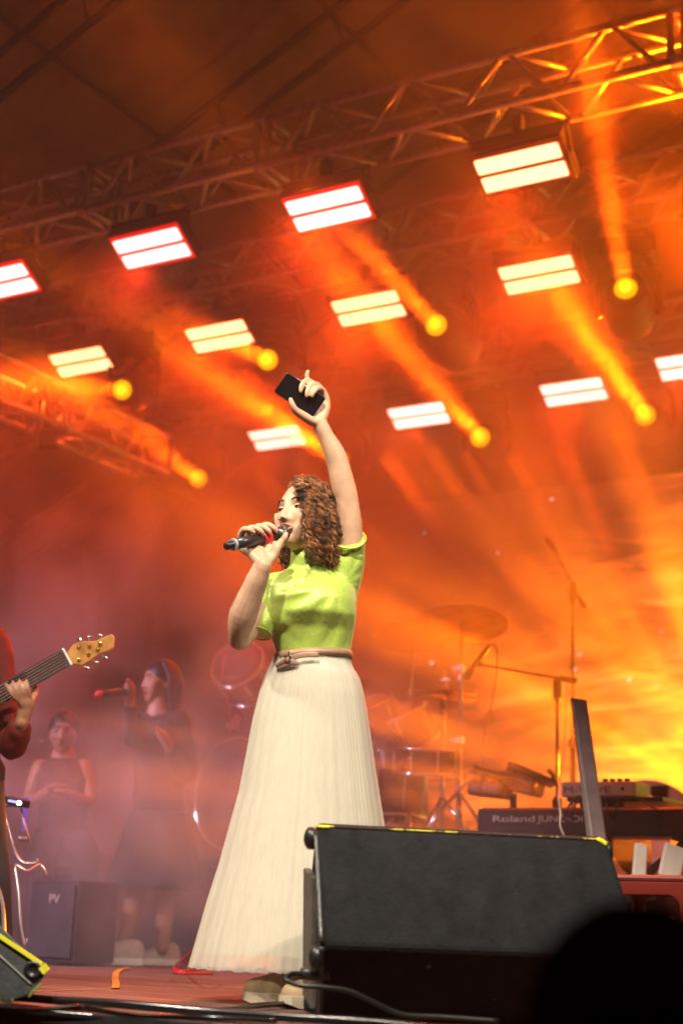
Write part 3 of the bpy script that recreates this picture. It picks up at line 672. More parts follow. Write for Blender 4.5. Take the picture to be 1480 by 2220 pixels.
# ------------------------------------------------------------------ microphones on stands
M_micb = mat('black mic body', (.018, .018, .02), .4, 0, .2, 30, .1)
def mic_stand(label, foot, clutch, tip, back, micdir, rp=.012, group='microphone boom stands'):
    foot, clutch, tip, back = map(Vector, (foot, clutch, tip, back))
    t = thing('mic_stand', label, 'mic stand', tuple(foot), group)
    mid = foot.lerp(clutch, .58)
    MB().tube([foot+Vector((0, 0, .1)), mid], rp*1.35, 10).build('lower_tube', M_black, t, smooth=True)
    MB().tube([mid, clutch], rp*.85, 10).build('upper_tube', M_black, t, smooth=True)
    MB().lathe([(rp*1.4, -.03), (rp*2.2, -.02), (rp*2.2, .015), (rp*1.3, .03)], mid, (0, 0, 1), 12).build('height_clutch', M_blackp, t, smooth=True)
    MB().lathe([(rp*1.1, -.12), (rp*2, -.09), (rp*2, -.02), (rp*1.4, .02)], clutch, (0, 0, 1), 12).build('swivel', M_blackp, t, smooth=True)
    MB().tube([back, tip], rp*.62, 8).build('boom_arm', M_black, t, smooth=True)
    bd_ = (tip-back).normalized()
    MB().tube([back-bd_*.0, back+bd_*.09], rp*1.4, 10).build('counterweight', M_blackp, t, smooth=True)
    stand_legs(t, foot, .16, .34, M_black, .011)
    d = Vector(micdir).normalized()
    mt = thing('microphone', label.replace('boom stand', 'microphone').replace('stand', 'mic'), 'microphone', tuple(tip), 'microphones on boom stands')
    return t, mt, d
c = P(1207, 1474, 8.0); tip = P(1046, 1442, 8.05); bk = P(1250, 1477, 7.98)
ms, mt, d = mic_stand('boom stand with its arm reaching left over the drums', (c.x, c.y, 0), c, tip, bk, (0, 0, 1))
mt['label'] = 'thin black overhead microphone tilted at the end of the left boom arm'
a, b = P(1009, 1468, 8.0), P(1061, 1399, 8.05)
MB().tube([a, a.lerp(b, .12), a.lerp(b, .14), a.lerp(b, .9), b], [.020, .020, .017, .014, .011], 14).build('body', M_micb, mt, smooth=True)
MB().lathe([(.022, 0), (.022, .05), (.018, .06)], a, b-a, 14).build('capsule', mat('mic grille grey', (.12, .12, .12), .4, .8), mt, smooth=True)
MB().tube([tip, a.lerp(b, .42)], .014, 8).build('clip', M_blackp, mt, smooth=True)
cable('thin black cable hanging from the overhead microphone', [b, P(1072, 1398, 8.05), P(1077, 1425, 8.02), P(1073, 1480, 8.0), P(1064, 1530, 8.0), P(1052, 1580, 8.0), P(1046, 1640, 8.0), P(1044, 1700, 8.0), P(1035, 1800, 8.0)], .004, group='cables of the backline')
c = P(1240, 1268, 9.0); tip = P(1203, 1195, 9.1); bk = P(1266, 1318, 8.95)
ms, mt, d = mic_stand('tall boom stand behind the wooden board, arm tilted steeply', (c.x, c.y, 0), c, tip, bk, (0, 0, 1), .0125)
mt['label'] = 'small microphone at the top of the tallest boom stand'
MB().tube([tip, P(1196, 1182, 9.1), P(1188, 1170, 9.1)], [.012, .018, .018], 12, rnd=True).build('body', M_micb, mt, smooth=True)
cable('thin cable running down the tallest boom stand', [P(1244, 1290, 8.95), P(1238, 1420, 8.95), P(1228, 1500, 8.95), P(1222, 1620, 8.95), P(1213, 1700, 8.95), P(1212, 1760, 7.3)], .004, group='cables of the backline')
cable('pale cable hanging in front of the keyboard lettering', [P(1212, 1690, 7.0), P(1210, 1730, 6.75), P(1214, 1765, 6.68), P(1213, 1790, 6.66), P(1222, 1815, 6.66), P(1226, 1850, 6.66)], .0045, mat('pale cable', (.5, .42, .38), .5), group='cables of the backline')

# ------------------------------------------------------------------ keyboard on its stand (back panel towards the audience)
kl = P(1034, 1765, 7.42); KY = kl.y; KZ = .80; KX = kl.x
M_kb = mat('keyboard casing', (.035, .022, .024), .4, 0, .2, 15, .08)
kb = thing('keyboard', 'dark electronic keyboard seen from behind with pale lettering on its back', 'keyboard', (KX+.55, KY, KZ-.12))
MB().prism([(KX, KY, KZ-.13), (KX, KY, KZ-.012), (KX, KY+.03, KZ), (KX, KY+.16, KZ-.01), (KX, KY+.30, KZ-.06), (KX, KY+.30, KZ-.13)], (1.22, 0, 0)).build('case', M_kb, kb, bevel=.006)
MB().box((KX+.61, KY-.004, KZ-.128), (1.2, .01, .012)).build('bottom_rail', M_blackp, kb)
for i in range(40):
    MB().box((KX+.06+i*.0275, KY+.24, KZ-.03), (.025, .13, .018)).build('key', M_white, kb)
M_letter = mat('silver lettering', (.62, .60, .58), .4, .3, .1, 30, 0)
tl = P(1066, 1795, 7.30); tl.y = KY
q0 = YP(1066, 1792, KY); q1 = YP(1143, 1789, KY); q2 = YP(1166, 1789, KY); q3 = YP(1264, 1787, KY)
text('Roland', .042, M_letter, kb, (q0.x, KY-.0035, KZ-.068), q1.x+.03-q0.x)
text('JUNO-Di', .042, M_letter, kb, (q2.x, KY-.0035, KZ-.068), q3.x-q2.x)
for i, x in enumerate((.82, .86, .90, 1.02, 1.05)):
    MB().lathe([(.009, 0), (.009, .006), (.004, .006)], (KX+x, KY, KZ-.06), (0, -1, 0), 12).build('socket', M_chrome if i > 2 else M_blackp, kb)
ks = thing('keyboard_stand', 'black stand carrying the dark keyboard', 'stand', (KX+.6, KY+.15, 0))
for s in (-1, 1):
    MB().beam((KX+.6-s*.42, KY+.06, .02), (KX+.6+s*.42, KY+.06, KZ-.14), .03, .04, (0, 1, 0)).build('leg', M_black, ks)
    MB().beam((KX+.6-s*.42, KY+.26, .02), (KX+.6+s*.42, KY+.26, KZ-.14), .03, .04, (0, 1, 0)).build('leg', M_black, ks)
for x in (.22, .98): MB().beam((KX+x, KY-.02, KZ-.14), (KX+x, KY+.34, KZ-.14), .04, .02).build('support_arm', M_black, ks)
for x in (.16, 1.04): MB().beam((KX+x, KY+.0, .03), (KX+x, KY+.32, .03), .04, .03).build('foot', M_rubber, ks)
# white recorder box on a tray above the keyboard
bx0 = YP(1215, 1728, KY+.12); bx1 = YP(1376, 1726, KY+.12); wz = bx0.z
wbx = thing('audio_interface', 'white audio box with grey lettering and knobs above the keyboard', 'audio device', ((bx0.x+bx1.x)/2, KY+.2, wz))
MB().box(((bx0.x+bx1.x)/2, KY+.22, wz+.036), (bx1.x-bx0.x, .20, .07)).build('case', M_white, wbx, bevel=.006)
text('M-VAVE', .045, mat('grey print', (.18, .15, .15)), wbx, (bx0.x+.012, KY+.1185, wz+.018), .23)
for k in range(4):
    MB().lathe([(.014, 0), (.014, .012), (.011, .016)], (bx1.x-.16+k*.036, KY+.16, wz+.071), (0, 0, 1), 10).build('knob', M_blackp, wbx)
MB().lathe([(.008, 0), (.008, .006)], (bx1.x-.06, KY+.12, wz+.036), (0, -1, 0), 10).build('jack', M_blackp, wbx)
tray = thing('laptop_tray', 'thin dark tray under the white audio box', 'tray', ((bx0.x+bx1.x)/2, KY+.2, wz-.02))
MB().box(((bx0.x+bx1.x)/2+.09, KY+.26, wz-.014), (bx1.x-bx0.x+.10, .34, .02)).build('plate', M_kb, tray, bevel=.004)
MB().box(((bx0.x+bx1.x)/2-.02, KY+.24, wz-.06), (.16, .2, .07)).build('bracket', M_black, tray, bevel=.01)
MB().tube([((bx0.x+bx1.x)/2-.02, KY+.33, wz-.05), ((bx0.x+bx1.x)/2-.02, KY+.33, .02)], .016, 8).build('post', M_black, tray)
MB().beam(((bx0.x+bx1.x)/2-.3, KY+.33, .02), ((bx0.x+bx1.x)/2+.26, KY+.33, .02), .05, .03).build('foot', M_black, tray)
for k, (x0, x1, x2, y2) in enumerate(((1262, 1235, 1225, 1765), (1275, 1248, 1240, 1765), (1335, 1338, 1331, 1765), (1348, 1400, 1432, 1762), (1300, 1310, 1322, 1766))):
    D = 6.95
    cable(['leftmost of the dark cables looping under the white audio box', 'second dark cable under the white audio box', 'dark cable dropping straight behind the keyboard', 'dark cable running right towards the white chair', 'short dark cable right of the wooden board'][k],
          [P(x0, 1726, D), P((x0+x1)/2, 1728, D), P(x1, 1742, D), P(x2, y2, D), P(x2+2, y2+14, D+.2)], .0045, group='cables of the backline')
# leaning board
bo = thing('wooden_board', 'long flat board standing tilted in front of the keyboard', 'board', tuple(P(1300, 1830, 6.6)))
q = [P(1235, 1512, 6.62), P(1269, 1517, 6.62), P(1318, 1860, 6.52), P(1276, 1860, 6.52)]
MB().prism(q, HD*.022+RT*.008).build('plank', mat('dull mauve painted board', (.16, .11, .12), .7, 0, .2, 12, .2), bo, bevel=.002)
MB().prism([P(1238, 1522, 6.618), P(1243, 1522, 6.618), P(1291, 1860, 6.515), P(1285, 1860, 6.515)], -HD*.004).build('edge_strip', mat('worn edge', (.28, .22, .22), .7), bo)
q = [P(1276, 1860, 6.52), P(1318, 1860, 6.52)]; MB().prism([q[0], q[1], Vector((q[1].x, q[1].y, 0)), Vector((q[0].x, q[0].y, 0))], HD*.02).build('lower_plank', M_kb, bo)
for i, (x, y) in enumerate(((1262, 1558), (1264, 1566), (1262, 1575))): MB().lathe([(.008, 0), (.007, .002)], P(x, y, 6.612), -HD, 10).build('dark_mark', M_kb, bo)
# percussion tray left of the keyboard
pt = thing('percussion_table', 'two tilted dark trays with clamps between the cymbal stand and the keyboard', 'percussion', tuple(P(1110, 1720, 7.9)))
for a, b in (((1022, 1667), (1108, 1693)), ((1102, 1660), (1202, 1702))):
    MB().beam(P(*a, 7.9), P(*b, 7.9), .25, .02, (0, 0, 1)).build('tray', M_kb, pt, bevel=.004)
for x, y in ((1050, 1690), (1140, 1690), (1085, 1700)): MB().beam(P(x, y-14, 7.9), P(x-4, y+28, 7.9), .03, .03, HD).build('clamp', M_black, pt)
MB().box(P(1128, 1700, 7.95), (.22, .16, .09), Matrix.Rotation(.25, 3, 'Y')).build('pad', M_kb, pt, bevel=.02)
MB().box(P(1062, 1712, 7.95), (.2, .16, .08), Matrix.Rotation(.1, 3, 'Y')).build('pad', M_kb, pt, bevel=.02)
for a, b in (((1118, 1668), (1105, 1657)), ((1200, 1695), (1190, 1672))): MB().tube(cat([P(*a, 7.88), P((a[0]+b[0])/2+3, (a[1]+b[1])/2-2, 7.88), P(*b, 7.88)], 3), .014, 8, rnd=True).build('clip_mic', M_blackp, pt, smooth=True)
MB().tube([P(1112, 1720, 7.95), Vector((P(1112, 1720, 7.95).x, P(1112, 1720, 7.95).y, .02))], .02, 8).build('post', M_black, pt)
for a in (0, 1): MB().beam(P(1112, 2010, 7.95)*Vector((1, 1, 0))+Vector((-.25, -.1+.2*a, .02)), P(1112, 2010, 7.95)*Vector((1, 1, 0))+Vector((.25, .1-.2*a, .02)), .04, .03).build('foot', M_black, pt)
ss = thing('drumstick', 'drumstick with white tip leaning by the cymbal stand', 'drumstick', tuple(P(1000, 1700, 8.1)))
MB().tube([P(1048, 1645, 8.05), P(1044, 1652, 8.05), P(998, 1712, 8.1)], [.012, .008, .008], 8).build('stick', mat('stick wood', (.6, .3, .1)), ss, smooth=True)
MB().ell(P(1049, 1643, 8.05), (.014, .014, .018), n=10).build('tip', M_white, ss, smooth=True)

# ------------------------------------------------------------------ white plastic chair behind the keyboard, stool in front
def plate(outline, hole, th, name, m, par):
    """flat plate with a hole, both outlines with the same number of points"""
    n = len(outline); e = Vector(th); v = list(outline)+list(hole)+[Vector(p)+e for p in outline]+[Vector(p)+e for p in hole]; f = []
    for i in range(n):
        j = (i+1) % n
        f += [(i, j, n+j, n+i), (2*n+i, 3*n+i, 3*n+j, 2*n+j), (i, 2*n+i, 2*n+j, j), (n+i, n+j, 3*n+j, 3*n+i)]
    return MB().add(v, f).build(name, m, par, bevel=.003)
ch = YP(1398, 1740, KY+.75); cx, cyy = ch.x, ch.y
chair = thing('plastic_chair', 'white plastic chair with rounded back behind the keyboard', 'chair', (cx, cyy, 0))
def arc(w, zb, zt, n=32, y=0, sx=0):
    out = []
    for k in range(n):
        a = 2*pi*k/n; z = sin(a); x = cos(a)
        out.append(Vector((cx+sx+w*x, cyy+y, (zb+zt)/2+(zt-zb)/2*z)))
    return out
plate(arc(.30, .40, ch.z+.115), arc(.20, .50, ch.z+.035), (0, .02, 0), 'backrest', M_white, chair)
for x in (.075,): MB().box((cx+x, cyy+.008, .72), (.10, .016, .50)).build('back_slat', M_white, chair, bevel=.004)
MB().box((cx, cyy-.21, .43), (.46, .44, .03)).build('seat', M_white, chair, bevel=.012)
for s in (-1, 1):
    MB().beam((cx+s*.22, cyy-.40, .42), (cx+s*.27, cyy-.45, 0), .05, .035, (0, 1, 0)).build('leg', M_white, chair, bevel=.006)
    MB().beam((cx+s*.21, cyy+.0, .42), (cx+s*.25, cyy+.08, 0), .05, .035, (0, 1, 0)).build('leg', M_white, chair, bevel=.006)
    MB().tube(cat([(cx+s*.28, cyy, .72), (cx+s*.31, cyy-.15, .70), (cx+s*.31, cyy-.36, .67), (cx+s*.29, cyy-.42, .60), (cx+s*.25, cyy-.42, .43)], 4), .022, 8, flat=((0, 0, 1), .7)).build('armrest', M_white, chair, smooth=True)
M_hazed = mat('aged white plastic', (.42, .36, .33), .5, 0, .1, 12, .05)  # white plastic dulled in its colour to stand for the haze
c2 = YP(1452, 1765, 6.35); cx, cyy = c2.x+.06, 6.35
chair2 = thing('plastic_chair', 'white plastic chair in front of the keyboard, seen above the red stool', 'chair', (cx, cyy, 0))
for i, (xa, ya, xb, yb, w) in enumerate(((1388, 1831, 1383, 1905, .055), (1462, 1835, 1448, 1905, .09))):
    MB().beam(P(xa, ya, 6.45), P(xb, yb, 6.4), w, .03, HD).build('side_support', M_hazed, chair2, bevel=.006)
    a = P(xb, yb, 6.4); MB().beam(a, (a.x, a.y, 0), w*.8, .03, HD).build('leg', M_hazed, chair2, bevel=.004)
a, b = P(1372, 1908, 6.42), P(1520, 1908, 6.25)
MB().box(((a.x+b.x)/2, (a.y+b.y)/2+.12, a.z-.02), (.40, .38, .03)).build('seat', M_hazed, chair2, bevel=.01)
st_c = P(1432, 1912, 6.0); sx_, sy_ = st_c.x, st_c.y
M_redlit = mat('red plastic', (.15, .012, .008), .35, 0, .1, 10, .03)  # red light on the stool put into its base colour
stool = thing('plastic_stool', 'red plastic stool with rounded openings beside the big monitor', 'stool', (sx_, sy_, 0))
MB().box((sx_, sy_, .445), (.34, .34, .025)).build('seat', M_redlit, stool, bevel=.012)
def rr(w, z0, z1, r, y, axis):
    out = []
    for k in range(24):
        a = 2*pi*k/24; x = (w-r)*(1 if cos(a) > 0 else -1)+r*cos(a); z = (z0+z1)/2+((z1-z0)/2-r)*(1 if sin(a) > 0 else -1)+r*sin(a)
        out.append(Vector((sx_+x, sy_+y, z)) if axis == 0 else Vector((sx_+y, sy_+x, z)))
    return out
for y in (-.165, .15):
    plate(rr(.165, .0, .432, .01, y, 0), rr(.125, .03, .385, .05, y, 0), (0, .014, 0), 'side_frame', M_redlit, stool)
    plate(rr(.163, .0, .432, .01, y, 1), rr(.125, .03, .385, .05, y, 1), (.014, 0, 0), 'side_frame', M_redlit, stool)
MB().box((sx_, sy_, .2), (.03, .03, .46)).build('centre_rib', M_redlit, stool)

# ------------------------------------------------------------------ things on the left behind the haze
fcol = mat('pale tubular metal', (.6, .5, .5), .35, .6, .1, 20, .05)
fch = thing('folding_chair', 'pale outlined folding chair frame at the left border', 'chair', tuple(P(50, 2050, 6.4)*Vector((1, 1, 0))))
MB().tube(cat([P(45, 1747, 6.3), P(18, 1747, 6.3), P(10, 1758, 6.3), P(28, 1830, 6.28), P(44, 1865, 6.25), P(62, 1872, 6.25), P(80, 1870, 6.25), P(81, 1862, 6.25)], 5), .006, 8).build('back_frame', fcol, fch, smooth=True)
MB().tube([P(45, 1747, 6.3), P(58, 1800, 6.28), P(72, 1842, 6.25)], .005, 8).build('back_post', fcol, fch, smooth=True)
MB().tube([P(40, 1817, 6.28), P(66, 1821, 6.28)], .009, 8).build('crossbar', fcol, fch, smooth=True)
MB().tube(cat([P(53, 2050, 6.1), P(45, 2000, 6.1), P(40, 1930, 6.12), P(34, 1885, 6.15), P(38, 1877, 6.15), P(60, 1888, 6.15), P(85, 1875, 6.2), P(97, 1885, 6.2), P(101, 1897, 6.2)], 5), .006, 8).build('seat_frame', fcol, fch, smooth=True)
MB().tube(cat([P(-6, 1920, 5.9), P(6, 1960, 5.9), P(10, 2040, 5.9), P(11, 2085, 5.9)], 4), .008, 8).build('front_leg', fcol, fch, smooth=True)
lu = thing('effects_unit', 'small dark unit with a row of white leds left of the haze', 'effects unit', tuple(P(34, 1745, 6.25)))
MB().box(P(36, 1738, 6.28), (.11, .05, .03), Matrix.Rotation(.2, 3, 'Y')).build('case', M_blackp, lu, bevel=.004)
for i, x in enumerate((21, 26, 31, 36)): MB().ell(P(x, 1736+i*.9, 6.23), (.0065,)*3, n=8).build('led', emis('blue white led', (.55, .55, 1), 1.4), lu)
MB().ell(P(42, 1741, 6.23), (.010,)*3, n=10).build('led', emis('white led', (.9, .95, 1), 8), lu)
MB().box(P(55, 1765, 6.3), (.012, .02, .13), Matrix.Rotation(-.06, 3, 'Y')).build('violet_strip', emis('violet strip', (.25, .12, .5), .8), lu)
am = thing('bass_amplifier', 'dark amplifier box with faint pale letters, lost in mauve haze', 'amplifier', tuple(P(110, 2040, 7.0)*Vector((1, 1, 0))))
q = P(105, 1985, 7.4)
MB().box((q.x-.03, q.y+.22, .20), (.30, .3, .38)).build('cabinet', M_dark, am, bevel=.012)
MB().box((q.x-.03, q.y+.066, .20), (.26, .02, .33)).build('grille', M_black, am)
text('PV', .06, mat('pale badge', (.5, .36, .32)), am, (q.x-.05, q.y+.052, .28))

# ------------------------------------------------------------------ people
def skinmat(name, c, sss=.08, rough=.48):
    m = mat(name, c, rough, 0, .10, 25, .08, 140, spec=.4, bdist=.001); b = m.node_tree.nodes['Principled BSDF']
    b.inputs['Subsurface Weight'].default_value = sss; b.inputs['Subsurface Radius'].default_value = (.01, .004, .002); b.inputs['Subsurface Scale'].default_value = 1; return m
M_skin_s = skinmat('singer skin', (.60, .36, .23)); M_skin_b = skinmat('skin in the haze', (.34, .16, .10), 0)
_ico = None
def head_verts():
    global _ico
    if _ico: return _ico
    bm = bmesh.new(); bmesh.ops.create_icosphere(bm, subdivisions=5, radius=1); V = []
    g = lambda x, z, cx, cz, sx, sz: math.exp(-((x-cx)/sx)**2-((z-cz)/sz)**2)
    for v in bm.verts:
        n = v.co
        t = max(0, -n.z); x = .073*n.x*(1-.30*t**1.5); z = n.z*(.112 if n.z > 0 else .118)
        y = n.y*(.098 if n.y > 0 else .092)
        if n.z < -.2 and n.y > -.2: y *= 1-.5*(-n.z-.2)*(min(1, n.y+.2))
        if n.y < 0:
            f = min(1, -n.y*1.6); ax = abs(x)
            y = y*(1-.0) if y > -.084 else -.084+(y+.084)*.35
            if z < 0: y = min(y, -.074*(1-.0*t)*(f**.4) if f > .35 else y)
            dy = 0
            if -.05 < z < .022: k = (.022-z)/.064; dy -= (.006+.022*min(1, k)**1.4)*math.exp(-(x/(.0075+.007*min(1, k)**2))**2)*(1 if z > -.042 else max(0, (z+.05)/.008))
            dy += .0115*g(ax, z, .031, .004, .016, .011)
            dy -= .0050*g(ax, z, .030, .024, .018, .007)
            dy -= .0060*g(ax, z, .042, -.028, .016, .016)
            dy -= .0070*g(x, z, 0, -.064, .024, .012)
            dy += .0060*g(x, z, 0, -.083, .02, .006)
            dy -= .0085*g(x, z, 0, -.104, .018, .014)
            y += dy*f
        V.append(Vector((x, y, z)))
    F_ = [tuple(v.index for v in f.verts) for f in bm.faces]; bm.free(); _ico = (V, F_); return _ico
def head_frame(c, face, roll=0, s=1.0):
    face = Vector(face).normalized(); y = -face; z0 = Vector((0, 0, 1)); x = y.cross(z0).normalized(); z = x.cross(y)
    M = Matrix((x, y, z)).transposed() @ Matrix.Rotation(roll, 3, 'Y')
    return lambda p: Vector(c)+M@(Vector(p)*s), M
def add_head(mb, c, face, roll=0, s=1.0, ears=True):
    T, M = head_frame(c, face, roll, s); V, F_ = head_verts(); mb.add([T(v) for v in V], F_)
    if ears:
        for e in (-1, 1): mb.ell(T((e*.073, .012, -.008)), (.008*s, .018*s, .03*s), M, 12)
    return T, M
def face_parts(T, M, par, iris=(.03, .015, .01), brow=(.06, .03, .02), lip=(.46, .17, .13), s=1.0, openm=.010, lids=.55):
    mi = mat('iris', iris, .2, bump=0); mw = mat('eye white', (.5, .46, .42), .3, bump=0); ml = mat('lip', lip, .35, 0, .1, 60, .1); mbk = mat('eyebrow', brow, .8); mm = mat('inside of the mouth', (.05, .008, .008), .6)
    for e in (-1, 1):
        c = T((e*.031, -.0675, .003)); ey = MB().ell(c, (.0128*s,)*3, M, 20).build('eye', mw, par, smooth=True)
        MB().ell(T((e*.031-.001, -.0765, .0015)), (.0062*s, .0046*s, .0062*s), M, 14).build('iris', mi, ey, smooth=True)
        # upper lid: cap of a slightly larger sphere, lash line along its edge
        mb = MB(); rings = []
        for i in range(7):
            el = radians(82-i*(82-2)/6); rings.append([T((e*.031+.0139*cos(el)*sin(a), -.0675-.0139*cos(el)*cos(a), .003+.0139*sin(el))) for a in [radians(-80+160*k/12) for k in range(13)]])
        v = [p for r in rings for p in r]; mb.add(v, [(i*13+j, i*13+j+1, (i+1)*13+j+1, (i+1)*13+j) for i in range(6) for j in range(12)]); mb.build('eyelid', par['skinm'] if False else SKM, ey, smooth=True, solid=.0008)
        MB().tube([T((e*.031+.0146*sin(a), -.0675-.0146*cos(a), .003+.0006-.004*abs(sin(a))**2)) for a in [radians(-70+140*k/10) for k in range(11)]], .0011*s, 6).build('lashes', mi, ey)
        MB().tube(cat([T((e*.014, -.0865, .0235)), T((e*.026, -.0865, .0275)), T((e*.038, -.081, .027)), T((e*.050, -.070, .021))], 5), [.0036*s]*8+[.0030*s]*4+[.0018*s]*4, 8, flat=(M@Vector((0, 1, 0)), .6)).build('eyebrow', mbk, par, smooth=True)
    for e in (-1, 1): MB().ell(T((e*.0085, -.1025, -.0455)), (.0034*s, .005*s, .0022*s), M, 10).build('nostril', mm, par, smooth=True)
    zt, zb = -.0575, -.0575-openm-.008
    MB().ell(T((0, -.0835, (zt+zb)/2)), (.019*s, .006*s, (.003+openm/2)*s), M, 16).build('mouth', mm, par, smooth=True)
    MB().tube(cat([T((-.024, -.0805, (zt+zb)/2)), T((-.012, -.089, zt)), T((-.004, -.0925, zt+.002)), T((0, -.0918, zt+.001)), T((.004, -.0925, zt+.002)), T((.012, -.089, zt)), T((.024, -.0805, (zt+zb)/2))], 4), .0031*s, 8, flat=(M@Vector((0, 1, 0)), .6)).build('upper_lip', ml, par, smooth=True)
    MB().tube(cat([T((-.024, -.0805, (zt+zb)/2)), T((-.012, -.088, zb)), T((0, -.0905, zb-.001)), T((.012, -.088, zb)), T((.024, -.0805, (zt+zb)/2))], 5), .0036*s, 8, flat=(M@Vector((0, 1, 0)), .6)).build('lower_lip', ml, par, smooth=True)
def shoe(par, toe, d, L, mu, ms, name='shoe', H=.10):
    """toe tip on the floor, d = heel->toe direction"""
    d = Vector(d); d.z = 0; d.normalize(); s = d.cross(Vector((0, 0, 1))); toe = Vector((toe[0], toe[1], toe[2])); rings = []; sole = []
    for t, w, h, in ((0, .022, .022), (.03, .038, .045), (.12, .047, .052), (.28, .050, .062), (.42, .046, .082), (.58, .041, .100), (.72, .040, .108), (.88, .040, .105), (.97, .032, .085), (1, .015, .06)):
        c = toe-d*t*L; sc = L/.27; R = []; z0 = .030*sc
        for k in range(16):
            a = 2*pi*k/16; x = cos(a)*w*sc; z = sin(a)
            R.append(c+s*x+Vector((0, 0, z0+(h*sc-z0*.3)*z if z > 0 else z0-.004)))
        rings.append(R)
        w2 = (w+.006)*sc; sole.append([c+s*w2*cos(2*pi*k/16)+Vector((0, 0, (z0+.004 if sin(2*pi*k/16) > 0 else .001)+(.012*sc*(1-t/.12) if t < .12 and sin(2*pi*k/16) <= 0 else 0))) for k in range(16)])
    o = MB().loft(rings).build(name, mu, par, smooth=True, sub=1)
    MB().loft(sole).build('sole', ms, o, bevel=.002)
    for k in range(5):
        c = toe-d*(.30+k*.055)*L; z = (.070+k*.009)*L/.27
        MB().tube(cat([c+s*.022+Vector((0, 0, z)), c+d*.003+Vector((0, 0, z+.007)), c-s*.022+Vector((0, 0, z))], 3), .0028, 6).build('lace', ms, o, smooth=True)
    return o
def curls(name, par, m, starts, seed=1, amp=.008, r=.0026, pitch=.030, n=4):
    """starts: list of guide polylines; each becomes one helical lock"""
    rnd = random.Random(seed); mb = MB()
    for g in starts:
        pts = cat(g, 6); L_ = 0; ph = rnd.random()*6.28; am = amp*(.4+1.1*rnd.random()); pt = pitch*(.7+1.1*rnd.random()); q = []; rr_ = []
        prev = pts[0]; K = len(pts); dense = []
        for a, b in zip(pts, pts[1:]):
            k = max(1, int((b-a).length/.0029))
            for i in range(k): dense.append(a.lerp(b, i/k))
        for i, p in enumerate(dense):
            L_ += (p-prev).length; prev = p; t = i/len(dense)
            tg = (dense[min(i+1, len(dense)-1)]-dense[max(i-1, 0)]).normalized(); u, v, _ = basis(tg)
            a = ph+2*pi*L_/pt; f = min(1, t*3); q.append(p+u*cos(a)*am*f+v*sin(a)*am*f); rr_.append(r*(1 if t < .8 else 1.0-.7*(t-.8)/.2))
        if len(q) > 3:
            mb.tube(q, rr_, n)
            for _ in range(2):
                o = Vector((rnd.uniform(-1, 1), rnd.uniform(-1, 1), rnd.uniform(-1, 1)))*r*2.2; e = Vector((rnd.uniform(-1, 1), rnd.uniform(-1, 1), rnd.uniform(-.4, .4)))*.014
                mb.tube([p+o+e*(i/len(q))**2 for i, p in enumerate(q)], [w*.7 for w in rr_], 3)
    return mb.build(name, m, par, smooth=True)

# ================================================================== the singer
S = lambda x, y, w=0: P(x, y, 4.8+w)
k_ = 1/665
SKM = M_skin_s
base = S(640, 2170); base.z = 0
singer = thing('person', 'woman in lime top and long cream skirt singing with one arm raised', 'person', tuple(base))
face = -HD*cos(radians(37))-RT*sin(radians(37))+Vector((0, 0, .15))
body = MB(); HC = S(660, 1123)
T, MH = add_head(body, HC, face, radians(-2), 1.08)
body.tube([S(660, 1165, .02), S(664, 1200, .03), S(668, 1245, .03)], [.050, .046, .046], 20)
body.tube([S(668, 1318, .02), S(670, 1345, .02), S(678, 1430, .02), S(685, 1500, .02)], [.10, .115, .10, .13], 20, rnd=True, flat=(HD, .7))
def limb(pts, rr_, **k): body.tube(cat([S(*p) for p in pts], 5), catr([q*k_ for q in rr_], 5), 16, rnd=True, **k)
limb([(606, 1276, .0), (570, 1322, -.03), (530, 1378, -.08), (517, 1384, -.11), (528, 1330, -.16), (553, 1268, -.21), (569, 1228, -.24)], [20, 24, 22, 21, 30, 24, 19])
limb([(738, 1275, .02), (757, 1205, 0), (757, 1150, -.02), (752, 1088, -.04), (744, 1055, -.05), (728, 992, -.07), (703, 940, -.09), (691, 912, -.10)], [24, 28, 28.5, 25.5, 26.5, 23.5, 17.5, 15])
# legs
limb([(665, 1500, 0), (650, 1800, -.04), (642, 1960, 0), (636, 2120, 0)], [52, 34, 36, 22])
limb([(720, 1500, .04), (710, 1800, -.06), (706, 1960, -.04), (698, 2130, -.06)], [52, 34, 36, 22])
# hand round the microphone
m0, m1 = S(489, 1184, -.32), S(608, 1159, -.150); A = (m1-m0).normalized()
Vv = (Vector((0, 0, 1))-A*A.z).normalized(); Ww = A.cross(Vv)
if Ww.dot(HD) > 0: Ww = -Ww
def on(t, ang, R): a = radians(ang); return m0.lerp(m1, t)+(Vv*cos(a)+Ww*sin(a))*R
wr = S(571, 1224, -.235)
for t, tip, kk in ((.80, 62, 0), (.675, 66, 0), (.55, 58, 0), (.43, 34, 0)):
    pts = [wr+A*(t-.62)*.05, on(t, -165, .036), on(t, -120, .040), on(t, -70, .040), on(t, -25, .0405), on(t, 12, .036), on(t+.015, tip*.7, .032), on(t+.03, tip, .029)]
    body.tube(cat(pts, 4), catr([.017, .0155, .0125, .0115, .0115, .0102, .0092, .0074], 4), 12, rnd=True)
body.tube(cat([wr+A*.006, on(.76, -178, .034), on(.95, 175, .03)], 4), catr([.02, .022, .014], 4), 12, rnd=True)
body.tube(cat([wr-A*.006+Ww*.004, on(.56, -178, .036), on(.50, 172, .034)], 4), catr([.02, .019, .012], 4), 12, rnd=True)
body.tube(cat([wr+A*.01, S(592, 1204, -.215), S(602, 1184, -.215), on(.87, 138, .033), on(.92, 112, .035), on(.95, 92, .0355)], 5), catr([.018, .0165, .0135, .0115, .0105, .008], 5), 12, rnd=True)
